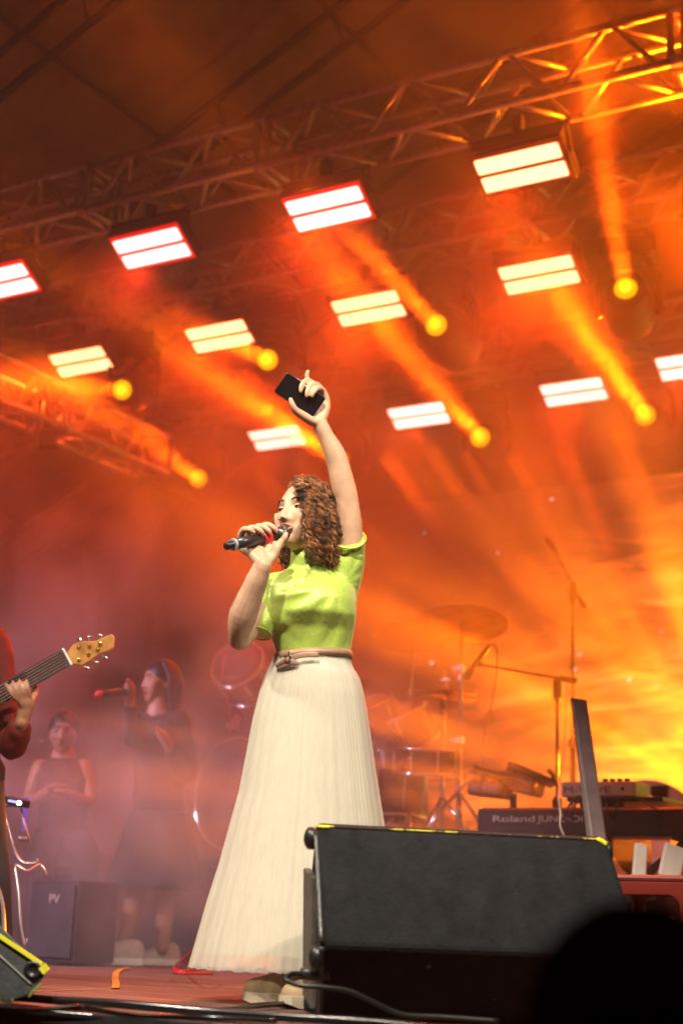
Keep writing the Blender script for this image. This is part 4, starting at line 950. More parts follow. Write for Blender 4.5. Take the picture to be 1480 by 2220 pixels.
# raised hand with the phone
def fing(pts, rr_): body.tube(cat([S(*p) for p in pts], 4), catr(rr_, 4), 12, rnd=True)
fing([(691, 914, -.10), (700, 888, -.095), (697, 862, -.095), (683, 843, -.105), (671, 832, -.112), (665, 818, -.118), (667, 806, -.122)], [.017, .0155, .0125, .0105, .0095, .0083, .0070])
fing([(690, 914, -.10), (696, 885, -.092), (692, 852, -.092), (680, 832, -.108), (663, 826, -.135), (654, 836, -.150), (652, 848, -.152)], [.017, .015, .0115, .0098, .0095, .0086, .0070])
fing([(693, 914, -.10), (701, 888, -.095), (700, 858, -.095), (690, 836, -.110), (675, 834, -.138), (667, 846, -.152), (665, 858, -.153)], [.017, .015, .0115, .0098, .0095, .0085, .0068])
fing([(695, 914, -.10), (706, 890, -.098), (708, 868, -.100), (700, 846, -.115), (688, 842, -.138), (680, 850, -.151), (676, 859, -.152)], [.017, .014, .011, .0095, .009, .0080, .0062])
fing([(688, 916, -.105), (672, 910, -.115), (655, 900, -.130), (640, 889, -.146), (634, 878, -.156), (630, 866, -.158)], [.017, .0165, .0145, .0118, .0100, .0078])
fing([(690, 912, -.10), (684, 896, -.095), (676, 880, -.095)], [.018, .024, .02])
bo_ = body.build('body', M_skin_s, singer, smooth=True, voxel=.0032, sm=3)
SK = singer
face_parts(T, MH, singer, s=1.08, openm=.008)
# ----- top
M_knit, nt, b = newmat('lime metallic knit'); L = nt.links.new
b.inputs['Base Color'].default_value = (.36, .56, .035, 1); b.inputs['Roughness'].default_value = .42; b.inputs['Metallic'].default_value = .2; b.inputs['Specular IOR Level'].default_value = .5; b.inputs['Sheen Weight'].default_value = .3
tc = nd(nt, 'ShaderNodeTexCoord'); wv = nd(nt, 'ShaderNodeTexNoise', Scale=1, Detail=2)
mpp = nd(nt, 'ShaderNodeMapping'); mpp.inputs['Rotation'].default_value = (0, radians(40), -YAW); mpp.inputs['Scale'].default_value = (500, 120, 90); L(tc.outputs['Object'], mpp.inputs[0]); L(mpp.outputs[0], wv.inputs['Vector'])
mp2 = nd(nt, 'ShaderNodeMapping'); mp2.inputs['Scale'].default_value = (1, 1, .25); L(tc.outputs['Object'], mp2.inputs[0])
nz = nd(nt, 'ShaderNodeTexNoise', Scale=26, Detail=3, Distortion=.8); L(mp2.outputs[0], nz.inputs['Vector'])
b1 = nd(nt, 'ShaderNodeBump', Strength=.4, Distance=.0016); L(wv.outputs['Fac'], b1.inputs['Height'])
b2 = nd(nt, 'ShaderNodeBump', Strength=.6, Distance=.006); L(nz.outputs['Fac'], b2.inputs['Height']); L(b1.outputs[0], b2.inputs['Normal']); L(b2.outputs[0], b.inputs['Normal'])
cx_ = nd(nt, 'ShaderNodeMix', data_type='RGBA'); cx_.inputs['A'].default_value = (.31, .46, .03, 1); cx_.inputs['B'].default_value = (.58, .72, .14, 1)
nz2 = nd(nt, 'ShaderNodeTexNoise', Scale=160, Detail=2); L(tc.outputs['Object'], nz2.inputs['Vector']); L(nz2.outputs['Fac'], cx_.inputs['Factor']); L(cx_.outputs['Result'], b.inputs['Base Color'])
def hring(xl, xr, y, w, dep, n=36, e=.9, tilt=0):
    c = S((xl+xr)/2, y, w); hw = (xr-xl)/2*k_; out = []
    for q in range(n):
        a = 2*pi*q/n; out.append(c+RT*hw*(abs(cos(a))**e)*(1 if cos(a) > 0 else -1)+HD*dep*(abs(sin(a))**e)*(1 if sin(a) > 0 else -1)+Vector((0, 0, tilt*cos(a))))
    return out
top = MB()
top.loft([hring(*r) for r in ((602, 755, 1432, .02, .082), (600, 757, 1420, .02, .085), (594, 760, 1400, .02, .092), (586, 765, 1370, .018, .106), (580, 771, 1338, .0, .124), (579, 772, 1305, .0, .124), (580, 770, 1280, .005, .112), (588, 760, 1260, .02, .092), (604, 744, 1247, .02, .080), (622, 722, 1238, .02, .066), (629, 706, 1226, .015, .060), (630, 703, 1205, .012, .058), (631, 701, 1190, .008, .057))])
top.ell(S(620, 1322, -.050), (.060, .048, .072), n=20); top.ell(S(690, 1322, -.046), (.066, .048, .075), n=20)
def tt(pts, rr_, **kk): top.tube(cat([S(*p) for p in pts], 5), catr([q*k_ for q in rr_], 5), 20, rnd=False, **kk)
tt([(622, 1262, .01), (596, 1272, .0), (580, 1305, -.01), (569, 1345, -.035), (562, 1372, -.05)], [20, 31, 31, 29, 26])
tt([(712, 1290, .02), (738, 1270, .02), (752, 1230, .01), (757, 1192, .004), (757, 1168, -.03)], [38, 40, 37, 34.5, 35])
tt([(738, 1330, .03), (746, 1290, .03), (756, 1240, .02), (766, 1200, .01)], [30, 30, 27, 22])
to = top.build('knit_top', M_knit, singer, smooth=True, voxel=.0045, sm=22)
# folds: gathered cloth running from the raised armpit and neck
for v in to.data.vertices:
    p = v.co+origin(singer); d = p-S(742, 1262, -.08)
    a = math.atan2(d.z, d.dot(RT)); r_ = d.length
    nrm = v.normal if v.normal.length else Vector((0, 0, 1))
    f = max(0, -nrm.dot(HD))*sin(a*15+noise.noise(p*6)*3)*.0045*math.exp(-((r_-.16)/.06)**2)+(.25+.75*max(0, -nrm.dot(HD)))*(noise.noise(Vector((p.x*11, p.y*11, p.z*3.4)))*.0026+noise.noise(p*22)*.0010)
    v.co = v.co+nrm*f
to.data.update()
# sleeve hems
M_hem = mat('knit hem', (.34, .52, .03), .5, .2)
for c, q, r_ in ((S(757, 1168, -.03), S(757, 1192, .004)-S(757, 1168, -.03), 35.2), (S(562, 1373, -.05), S(569, 1345, -.035)-S(562, 1373, -.05), 26.5)):
    u, v, _ = basis(q); MB().tube([c+(u*cos(2*pi*i/28)+v*sin(2*pi*i/28))*r_*k_ for i in range(28)], .0035, 8, closed=True).build('sleeve_hem', M_knit, singer, smooth=True)
MB().tube([hring(630, 702, 1190, .008, .0575)[i] for i in range(36)], .0035, 8, closed=True).build('collar_hem', M_knit, singer, smooth=True)
# ----- necklace with a small pendant
M_gold = mat('gold', (.9, .6, .18), .2, 1, .05, 20, 0)
MB().tube(cat([S(676, 1236, -.068), S(660, 1252, -.088), S(648, 1266, -.098)], 5), .0012, 6).build('necklace', M_gold, singer)
MB().tube(cat([S(628, 1240, -.058), S(636, 1254, -.082), S(646, 1266, -.098)], 5), .0012, 6).build('necklace', M_gold, singer)
for dx, dy in ((-4, 1), (1, -1), (3, 3), (-1, 4)): MB().ell(S(646+dx, 1269+dy, -.102), (.004, .003, .005), n=8).build('pendant', M_gold, singer, smooth=True)
# ----- skirt
def fabric(name, c, alpha, trans):
    m, nt, b = newmat(name); L = nt.links.new; nt.nodes.remove(b)
    df = nd(nt, 'ShaderNodeBsdfDiffuse', Color=(*c, 1)); tr = nd(nt, 'ShaderNodeBsdfTranslucent', Color=(*c, 1)); tp = nd(nt, 'ShaderNodeBsdfTransparent')
    m1_ = nd(nt, 'ShaderNodeMixShader'); m1_.inputs[0].default_value = trans; m2_ = nd(nt, 'ShaderNodeMixShader')
    tc = nd(nt, 'ShaderNodeTexCoord'); mpx = nd(nt, 'ShaderNodeMapping'); mpx.inputs['Scale'].default_value = (60, 60, 3); n = nd(nt, 'ShaderNodeTexNoise', Scale=1, Detail=3); mr = nd(nt, 'ShaderNodeMapRange')
    mr.inputs['To Min'].default_value = max(0, alpha-.18); mr.inputs['To Max'].default_value = min(1, alpha+.18)
    L(tc.outputs['Object'], mpx.inputs[0]); L(mpx.outputs[0], n.inputs['Vector']); L(n.outputs['Fac'], mr.inputs['Value']); 
    L(df.outputs[0], m1_.inputs[1]); L(tr.outputs[0], m1_.inputs[2]); L(tp.outputs[0], m2_.inputs[1]); L(m1_.outputs[0], m2_.inputs[2])
    if alpha < 1: L(mr.outputs[0], m2_.inputs[0])
    else: m2_.inputs[0].default_value = 1
    L(m2_.outputs[0], nt.nodes['Material Output'].inputs[0]); return m
M_lining = fabric('cream skirt lining', (.74, .68, .57), 1, .15); M_tulle = fabric('cream tulle', (.80, .745, .645), .50, .35)
PS_ = [(1424, 594, 762, .096), (1440, 590, 766, .106), (1462, 579, 780, .122), (1500, 566, 790, .140), (1560, 552, 799, .155), (1640, 538, 809, .175), (1720, 524, 820, .195), (1800, 504, 831, .215), (1880, 484, 843, .235), (1960, 461, 855, .255), (2040, 441, 866, .275), (2108, 424, 876, .290)]
prof_s = [(y, (l+r)/2-2+(l-r)/2*.945, (l+r)/2-2+(r-l)/2*.945, d*.95) for y, l, r, d in PS_]
def skirt(name, m, grow, yend, amp, n1, seed, cutn, rag):
    rnd = random.Random(seed); rows = []; NA = 560
    ph = [rnd.random()*6.28 for _ in range(6)]
    ys = [1424+i*(yend-1424)/70 for i in range(71)]
    for y in ys:
        i = max(j for j in range(len(prof_s)) if prof_s[j][0] <= y+.01); a_ = prof_s[i]; b_ = prof_s[min(i+1, len(prof_s)-1)]
        t = 0 if b_[0] == a_[0] else (y-a_[0])/(b_[0]-a_[0]); xl, xr, dp = [a_[q]*(1-t)+b_[q]*t for q in (1, 2, 3)]
        T_ = (y-1424)/(2108-1424); c = S((xl+xr)/2, y, .02); c.z = S(640, y, 0).z; hw = (xr-xl)/2*k_; R = []
        for q in range(NA):
            a = 2*pi*q/NA
            w1 = sin(n1*a+ph[0]+4.2*sin(2*a+ph[1])+2.6*sin(5*a+ph[2])+1.1*sin(11*a+ph[4])+T_*1.5*sin(3*a+ph[3]))*(.35+.65*abs(sin(3.5*a+ph[5]+T_)))
            w2 = sin(3.31*n1*a+ph[4]+5*sin(3*a+ph[5])+3*sin(7*a))*(.5+.5*sin(6*a+ph[1])); w3 = sin(9*a+ph[2]+T_*1.2)
            r_ = 1+grow+(amp*(w1*.9+w2*.35*(1-.5*T_)))*(.5+.8*T_)/(.35+hw*3.0)*.6+.010*T_*w3
            z = 0
            if y == ys[-1]: z = rag*(.6*noise.noise(Vector((a*9, seed, 0)))+.25*noise.noise(Vector((a*40, seed, 0))))
            R.append(c+RT*hw*r_*cos(a)+HD*(dp*r_)*sin(a)+Vector((0, 0, z)))
        rows.append(R)
    return MB().loft(rows, cap=False).build(name, m, singer, smooth=True)
skirt('skirt_lining', M_lining, -.03, 2072, .020, 24, 3, 0, .010)
skirt('skirt_tulle', M_tulle, .012, 2100, .030, 27, 5, 0, .014)
skirt('skirt_tulle', M_tulle, .040, 2106, .028, 21, 8, 0, .014)
# ----- belt
Z0 = Vector((0, 0, 1))
M_belt = mat('tan leather belt', (.33, .19, .12), .4, 0, .12, 30, .1, spec=.5)
def bring(y, grow, h):
    rows = []
    for zz in (-1, 1):
        rows.append([]) 
        for q in range(60):
            a = 2*pi*q/60; c = S(678, y, .02); rows[-1].append(c+RT*((84+grow)*k_)*cos(a)+HD*(.104+grow*k_)*sin(a)+Vector((0, 0, zz*h*.36+.010*cos(a))))
    return rows
MB().loft(bring(1424, 0, .032), cap=False).build('belt', M_belt, singer, smooth=True, solid=.004)
MB().tube(cat([S(602, 1444, -.066), S(618, 1433, -.092), S(640, 1424, -.103), S(664, 1419, -.106), S(690, 1419, -.104)], 5), [.009]*21, 12, flat=(HD, .2)).build('belt_loop', M_belt, singer, smooth=True)
MB().ell(S(632, 1434, -.100), (.024, .006, .011), Matrix((RT, HD, Z0)).transposed()@Matrix.Rotation(.35, 3, 'Y'), 16).build('belt_knot', mat('brown belt end', (.24, .145, .105), .45), singer, smooth=True)
MB().tube(cat([S(603, 1450, -.068), S(618, 1444, -.090), S(634, 1436, -.104)], 5), .007, 10, flat=(HD, .3)).build('belt_end', mat('brown belt end', (.24, .145, .105), .45), singer, smooth=True)
MB().tube([S(626, 1414, -.100), S(630, 1422, -.108), S(627, 1432, -.108)], .003, 8).build('buckle', M_chrome, singer, smooth=True)
# ----- shoes
M_suede = mat('tan suede', (.38, .26, .15), .85, 0, .15, 40, .2); M_sole = mat('cream sole', (.55, .48, .36), .7, 0, .12, 60, .3)
t1 = F(526, 2178, 0); shoe(singer, t1, (-RT*1-HD*.15), .29, M_suede, M_sole)
t2 = F(612, 2186, 0); shoe(singer, t2, (-RT*.9-HD*.45), .28, M_suede, M_sole)
for k in range(26):
    p = t1+(RT*1+HD*.15).normalized()*(.012+k*.0095)-HD*.047*min(1, (k+2)/6); 
    MB().beam(p+Vector((0, 0, .006)), p+Vector((0, 0, .030)), .003, .006, HD).build('sole_rib', M_sole, singer)
# ----- hair
M_hair, nt, b = newmat('curly brown hair'); L = nt.links.new; b.inputs['Roughness'].default_value = .38; b.inputs['Specular IOR Level'].default_value = .6
tc = nd(nt, 'ShaderNodeTexCoord'); nz = nd(nt, 'ShaderNodeTexNoise', Scale=34, Detail=3); L(tc.outputs['Object'], nz.inputs['Vector']); cr = nd(nt, 'ShaderNodeValToRGB'); e = cr.color_ramp.elements
e[0].position = .35; e[0].color = (.025, .009, .005, 1); e[1].position = .66; e[1].color = (.48, .19, .06, 1); L(nz.outputs['Fac'], cr.inputs[0]); L(cr.outputs[0], b.inputs['Base Color'])
M_hair_d = mat('dark hair under the curls', (.03, .012, .007), .7, 0, .3, 60, .4)
cap = MB().ell(T((.004, .016, .016)), (.078, .092, .100), MH, 24).build('hair_underlayer', M_hair_d, singer, smooth=True)
rnd = random.Random(5); G_ = []
for i in range(500):
    # azimuth in head frame: 0 faces front, + towards the picture's right
    az = radians(rnd.uniform(48, 245)) if i % 4 else radians(rnd.uniform(40, 110)); u = rnd.random()
    if az > pi: az -= 2*pi
    el0 = radians(rnd.uniform(25, 88)); lay = rnd.uniform(0, 1)
    def e3(az, el, R): return T((.076*R*sin(az)*cos(el), .012-.094*R*cos(az)*cos(el)+(.0), .012+.101*R*sin(el)))
    R0 = 1.0+.06*lay; pts = [e3(az*(.8), el0, R0)]
    for q in range(1, 4): pts.append(e3(az, el0*(1-q/3)+radians(8)*0, R0+.10*q*lay*.6+.03))
    last = pts[-1]; out = (last-HC); out.z = 0; out.normalize()
    right = out.dot(RT)
    zend = rnd.uniform(.03, .20)*(1.0 if right > -.2 else .9)
    if right < -.35: zend = rnd.uniform(.02, .10)
    for q in range(1, 5):
        t = q/4; pts.append(last+out*(.017*sin(t*2.2)*(.3+lay))+Vector((0, 0, -zend*t)))
    G_.append(pts)
# front locks sweeping from the parting over the picture-right side of the face
for i in range(75):
    s0 = rnd.random(); a = T((-.012+.045*rnd.random(), -.052-.02*rnd.random(), .094)); w_ = rnd.uniform(0, 1)
    p1 = T((.028+.03*w_, -.088-.012*rnd.random(), .060)); p2 = T((.050+.026*w_, -.082+.01*w_, .018)); p3 = T((.058+.03*w_, -.070+.02*w_, -.035)); p4 = p3+Vector((0, 0, -rnd.uniform(.01, .10)))+RT*.01*w_
    w_ = w_; G_.append([a, a.lerp(p1, .55)+Vector((0, 0, .014))-HD*.006, p1, p2, p3, p4])
# dark roots brushed back along the hairline, picture-left
for i in range(70):
    w_ = rnd.random(); a0 = radians(rnd.uniform(-62, 20)); a = T((.074*sin(a0)*.80, .0-.088*cos(a0)*.62, .078+.012*w_)); b_ = T((.080*sin(a0)*.95, .03-.05*cos(a0), .112+.01*w_)); c_ = T((.08*sin(a0), .085, .07)); G_.append([a, b_, T((.06*sin(a0), .05, .112)), c_])
FLY = []
for g in rnd.sample(G_, 110):
    o = Vector((rnd.uniform(-1, 1), rnd.uniform(-1, 1), rnd.uniform(-.2, 1)))*.012; FLY.append([p+o*(i/len(g))+(p-HC).normalized()*rnd.uniform(.002, .013) for i, p in enumerate(g)])
# strands behind the neck, seen left of the collar
for i in range(46):
    a = S(rnd.uniform(612, 640), rnd.uniform(1165, 1180), .06+.04*rnd.random()); G_.append([a, a+Vector((0, 0, -.03))-RT*rnd.uniform(0, .012), a+Vector((0, 0, -.06))-RT*rnd.uniform(-.01, .022), a+Vector((0, 0, -rnd.uniform(.07, .105)))-RT*rnd.uniform(-.012, .02)])
curls('curly_hair', singer, M_hair, G_, 4, .0075, .0017, .028, 3)
curls('stray_hair', singer, M_hair, FLY, 9, .010, .0007, .034, 3)

# ================================================================== what she holds
mic = thing('microphone', 'black wireless handheld microphone with red ring held at the singer\'s mouth', 'microphone', tuple(m0))
Rb = .0165
MB().tube([m0, m0+A*.004, m0+A*.03, m0+A*.032], [.010, .0125, .0125, .014], 24).build('end_cap', M_blackp, mic, smooth=True)
MB().tube([m0+A*.030, m0+A*.038], .0188, 24).build('pale_ring', mat('grey ring', (.4, .4, .42), .3), mic)
LL = (m1-m0).length
MB().tube([m0+A*.038, m0+A*LL*.66], [Rb*1.05, Rb*1.08], 24).build('handle', mat('handle black', (.03, .026, .028), .3, 0, .2, 40, .05), mic, smooth=True)
MB().tube([m0+A*LL*.655, m0+A*LL*.79], [Rb*1.16, Rb*1.18], 24).build('red_ring', mat('red ring', (.75, .03, .025), .4, 0, .05, 20, 0), mic, smooth=True)
MB().tube([m0+A*LL*.785, m0+A*LL*.90], [Rb*1.0, Rb*1.2], 24).build('collar', M_blackp, mic, smooth=True)
gc = m0+A*LL*1.02
M_grille, nt, b = newmat('steel mesh grille'); L = nt.links.new; b.inputs['Metallic'].default_value = .9; b.inputs['Roughness'].default_value = .35
ck = nd(nt, 'ShaderNodeTexVoronoi', Scale=420); tc = nd(nt, 'ShaderNodeTexCoord'); L(tc.outputs['Object'], ck.inputs['Vector']); cr = nd(nt, 'ShaderNodeValToRGB'); cr.color_ramp.elements[0].color = (.55, .53, .5, 1); cr.color_ramp.elements[1].position = .6; cr.color_ramp.elements[1].color = (.08, .08, .08, 1); L(ck.outputs['Distance'], cr.inputs[0]); L(cr.outputs[0], b.inputs['Base Color'])
MB().lathe([(.019, -.022), (.0235, -.012), (.0255, .0), (.0245, .010), (.019, .020), (.009, .0255), (.002, .0262)], gc, A, 28).build('grille', M_grille, mic, smooth=True)
MB().tube([gc-A*.003, gc+A*.003], .0262, 28).build('grille_band', M_chrome, mic, smooth=True)
# phone
q = [S(620, 806, -.146), S(595, 851, -.140), S(682, 906, -.126), S(703, 862, -.128)]
pl_ = (q[3]-q[0]).normalized(); pn = pl_.cross((q[1]-q[0])).normalized(); ps = pn.cross(pl_).normalized()
pcn = sum(q, Vector())/4; PL, PW = (q[3]-q[0]).length*1.01, abs((q[1]-q[0]).dot(ps))*1.0
if pn.dot(HD) > 0: pn = -pn
def rrect(L__, W__, r, off):
    out = []
    for k in range(32):
        a = 2*pi*k/32; out.append(pcn+pl_*((L__/2-r)*(1 if cos(a) > 0 else -1)+r*cos(a))+ps*((W__/2-r)*(1 if sin(a) > 0 else -1)+r*sin(a))+pn*off)
    return out
phone = thing('phone', 'black smartphone held up in the singer\'s raised hand', 'phone', tuple(pcn))
M_glass = mat('black phone glass', (.008, .006, .008), .06, 0, .1, 10, 0, spec=.6)
MB().loft([rrect(PL, PW, .008, -.0045), rrect(PL, PW, .008, .0030)]).build('case', mat('phone case', (.05, .035, .05), .3, .3, .1, 10, 0), phone, bevel=.001)
MB().loft([rrect(PL-.002, PW-.002, .0075, .0030), rrect(PL-.004, PW-.004, .007, .0042)]).build('screen', M_glass, phone)
e0 = pcn-pl_*(PL*.18); sgn = 1 if (q[0]-pcn).dot(ps) > 0 else -1
MB().box(e0+ps*sgn*(PW/2+.001), (.026, .0026, .004), Matrix((pl_, ps, pn)).transposed()).build('side_button', mat('silver', (.7, .68, .7), .3, .5), phone)

# ================================================================== people on the stage behind
def figure(label, Q, head, face, joints, cloth, pants, hairm, sc=1.0, skirt_=None, base_=None, face_s=1.0, bare=False, hair='long', group=None, sm_=None, extra=(), nohand=''):
    """joints: dict of world points; returns the thing"""
    b0 = Vector(base_); t = thing('person', label, 'person', tuple(b0), group)
    bd_ = MB(); T2, M2 = add_head(bd_, head, face, 0, face_s)
    J = {k: Vector(v) for k, v in joints.items()}
    up = Vector((0, 0, 1)); nb = J['neck']
    bd_.tube([Vector(head)-up*.06, nb], [.048, .052], 14)
    bd_.tube([nb, J['chest'], J['hip']], [.07, .12, .12], 16, rnd=True, flat=(HD, .7))
    for s in 'lr':
        bd_.tube(cat([J['sh'+s], J['el'+s], J['wr'+s]], 5), catr([.047, .037, .026], 5), 12, rnd=True)
        w, e = J['wr'+s], J['el'+s]; d = (w-e).normalized(); gd = J.get('grip'+s, d)
        gd = Vector(gd).normalized(); side_ = gd.cross(up).normalized() if abs(gd.z) < .9 else RT
        if 'kn'+s in J and s in nohand: bd_.tube(cat([J['hp'+s], J['kn'+s], J['an'+s]], 5), catr([.08, .055, .036], 5), 12, rnd=True)
        if s in nohand: continue
        bd_.tube([w, w+d*.035, w+d*.07], [.026, .033, .030], 10, rnd=True, flat=(gd.cross(side_), .6))
        for k in range(4):
            o = w+d*.065+side_*(.027-.018*k)*1.0
            bd_.tube(cat([o, o+d*.03+gd*.006, o+d*.045-HD*.012, o+d*.038-HD*.03], 3), .0088, 8, rnd=True)
        o = w+d*.03+side_*.03; bd_.tube(cat([o, o+side_*.018+d*.02, o+side_*.012+d*.042-HD*.01], 3), .0105, 8, rnd=True)
        if 'kn'+s in J: bd_.tube(cat([J['hp'+s], J['kn'+s], J['an'+s]], 5), catr([.08, .055, .036], 5), 12, rnd=True)
    for pts_, r_ in extra: bd_.tube(cat(pts_, 4), catr(r_, 4), 10, rnd=True)
    bd_.build('body', sm_ or M_skin_b, t, smooth=True, voxel=.007, sm=3)
    tp = MB(); tp.tube([nb-up*.005, nb-up*.045, J['chest'], J['chest'].lerp(J['hip'], .6), J['hip']], [.062, .125, .155, .135, .15], 20, rnd=False, flat=(HD, .68))
    for s in 'lr':
        if bare: continue
        e = J['sh'+s].lerp(J['el'+s], .98) if not bare else J['sh'+s]
        w = J['el'+s].lerp(J['wr'+s], .75)
        tp.tube(cat([nb.lerp(J['sh'+s], .6)-up*.01, J['sh'+s], J['el'+s], w], 5), catr([.06, .062, .052, .044], 5), 14, rnd=True)
    to_ = tp.build('top', cloth, t, smooth=True, voxel=.012, sm=4)
    for v in to_.data.vertices: p = v.co+b0; v.co = v.co+v.normal*(noise.noise(Vector((p.x*9, p.y*9, p.z*5)))*.012+noise.noise(p*23)*.004)
    to_.data.update()
    if skirt_:
        rings = []
        for k in range(9):
            q = k/8; c = J['hip'].lerp(Vector((J['hip'].x, J['hip'].y, skirt_[0])), q); R = .15+(skirt_[1]-.15)*q
            rings.append([c+RT*R*(1+.05*sin(9*a_+q))*cos(a_)+HD*R*.8*(1+.05*sin(9*a_+q))*sin(a_) for a_ in [2*pi*i/48 for i in range(48)]])
        MB().loft(rings).build('skirt', pants, t, smooth=True)
    elif pants:
        for s in 'lr':
            MB().tube(cat([J['hp'+s]+up*.04, J['hp'+s], J['kn'+s], J['an'+s]+up*.03], 5), catr([.10, .098, .072, .062], 5), 16, rnd=True).build('trouser_leg', pants, t, smooth=True)
    if hair:
        cp = MB().ell(T2((0, .016, .030)), (.084*face_s, .100*face_s, .098*face_s), M2, 24)
        if hair == 'long':
            for e_ in (-1, 1): cp.tube(cat([T2((e_*.055, -.012, .095)), T2((e_*.085, .012, .03)), T2((e_*.084, .03, -.05)), T2((e_*.07, .05, -.13))], 4), [.019]*13, 12, rnd=True)
            cp.tube(cat([T2((0, .06, .06)), T2((0, .10, -.03)), T2((0, .08, -.14))], 4), [.06*face_s]*9, 14, rnd=True, flat=(M2@Vector((0, 1, 0)), .6))
        if hair == 'bun': cp.ell(T2((0, .11, .06)), (.04, .04, .04), M2, 14)
        cp.build('hair', hairm, t, smooth=True)
    return t, T2, M2
M_hairb = mat('black hair', (.012, .008, .008), .5, 0, .2, 60, .3); M_red = mat('red shirt', (.16, .012, .008), .8, 0, .2, 14, .3); M_blk = mat('black clothes', (.02, .016, .018), .85, 0, .3, 14, .3)
Z = Vector((0, 0, 1))
SKM = M_skin_b
# backing singer
D = 8.0; q = lambda x, y, w=0: P(x, y, D+w)
bw, T2, M2 = figure('backing singer in dark clothes and white sneakers standing left of the cream skirt', q, q(348, 1480), -RT*.85-HD*.5+Z*.05,
    dict(neck=q(345, 1545), chest=q(350, 1610), hip=q(345, 1760), shl=q(392, 1570), ell=q(405, 1680, -.02), wrl=q(362, 1610, -.20), shr=q(302, 1572), elr=q(285, 1600, -.16), wrr=q(282, 1518, -.26),
         hpl=q(365, 1780), knl=q(362, 1920), anl=q(352, 2055, -.02), hpr=q(325, 1780), knr=q(300, 1920, -.03), anr=q(266, 2050, -.05), gripr=-RT, gripl=-RT), M_blk, M_dark, M_hairb,
    skirt_=(P(345, 1930, 8).z, .26), base_=Vector((q(320, 2080).x, q(320, 2080).y, 0)), hair='long')
face_parts(T2, M2, bw, lip=(.3, .05, .05), openm=.004)
M_sneak = mat('white sneaker', (.40, .34, .30), .6, 0, .1, 30, .1)
shoe(bw, F(192, 2090)*Vector((1, 1, 0)), -RT-HD*.2, .27, M_sneak, M_white); shoe(bw, F(294, 2092)*Vector((1, 1, 0)), -RT*.8-HD*.6, .25, M_sneak, M_white)
bm_ = thing('microphone', 'dark microphone with red lit tip in the backing singer\'s outstretched hand', 'microphone', tuple(q(240, 1500, -.30)))
a, b = q(214, 1505, -.36), q(290, 1497, -.28)
MB().tube([a, a.lerp(b, .05), a.lerp(b, .75)], [.014, .017, .02], 14).build('body', M_micb, bm_, smooth=True)
MB().tube([a, a.lerp(b, .08)], .018, 12, rnd=True).build('red_tip', mat('red plastic tip', (.7, .04, .04), .4), bm_, smooth=True)
MB().ell(a.lerp(b, .85), (.026,)*3, n=16).build('grille', mat('dark grille', (.1, .1, .1), .4, .7), bm_, smooth=True)
# seated player in sleeveless top
D = 8.4; q = lambda x, y, w=0: P(x, y, D+w)
sp_, T2, M2 = figure('seated person in a dark sleeveless top facing the audience, faint in mauve smoke', q, q(138, 1590), -HD+RT*.1,
    dict(neck=q(138, 1640), chest=q(135, 1690), hip=q(135, 1820), shl=q(182, 1664), ell=q(196, 1735, -.05), wrl=q(150, 1722, -.28), shr=q(88, 1664), elr=q(66, 1735, -.05), wrr=q(112, 1712, -.28),
         hpl=q(160, 1835), knl=q(185, 1850, -.35), anl=q(180, 2020, -.38), hpr=q(110, 1835), knr=q(88, 1850, -.35), anr=q(92, 2020, -.38)), M_blk, M_dark, M_hairb, base_=Vector((q(135, 2080).x, q(135, 2080).y, 0)), bare=True, hair='bun')
face_parts(T2, M2, sp_, lip=(.3, .05, .05), openm=.004)
for x in (180, 92):
    a = q(x, 2050, -.38); shoe(sp_, Vector((a.x, a.y, 0))-HD*.14, -HD, .26, M_blk, M_dark)
sd = q(135, 1850); st2 = thing('drum_throne', 'dark round stool under the seated person', 'stool', (sd.x, sd.y, 0))
MB().lathe([(.16, 0), (.17, .03), (.15, .07)], (sd.x, sd.y, sd.z-.14), Z, 24).build('seat', M_blk, st2, smooth=True)
MB().tube([(sd.x, sd.y, .1), (sd.x, sd.y, sd.z-.14)], .02, 10).build('post', M_chrome, st2)
stand_legs(st2, Vector((sd.x, sd.y, 0)), .3, .25)
# drummer behind the skirt
D = 9.5; q = lambda x, y, w=0: P(x, y, D+w)
dr, T2, M2 = figure('drummer in a red shirt almost hidden behind the singer', q, q(612, 1362), -HD-RT*.3,
    dict(neck=q(608, 1410), chest=q(600, 1470), hip=q(600, 1600), shl=q(648, 1435), ell=q(665, 1520, -.1), wrl=q(640, 1540, -.3), shr=q(555, 1432), elr=q(528, 1510, -.12), wrr=q(512, 1562, -.32),
         hpl=q(625, 1610), knl=q(660, 1620, -.4), anl=q(660, 1750, -.42), hpr=q(575, 1610), knr=q(540, 1620, -.4), anr=q(540, 1750, -.42)), M_red, M_dark, M_hairb, base_=Vector((q(600, 1800).x, q(600, 1800).y, .6)), hair='short')
# round black floor fan / tom seen between elbow and skirt
tm = P(528, 1462, 9.0); drum('rack_tom', 'dark rack tom drum between the singer\'s elbow and her skirt', tm, (.1, -.9, .45), .155, .2, 6)
cable('thin red lit cable arching down beside the dark rack tom', [P(515, 1405, 8.9), P(495, 1415, 8.9), P(484, 1440, 8.9), P(484, 1480, 8.9), P(492, 1520, 8.9), P(498, 1560, 8.9), P(498, 1640, 8.9), P(494, 1700, 8.9), P(494, 1790, 8.9)], .007, mat('red cord', (.55, .03, .02), .35), group='cables of the backline')
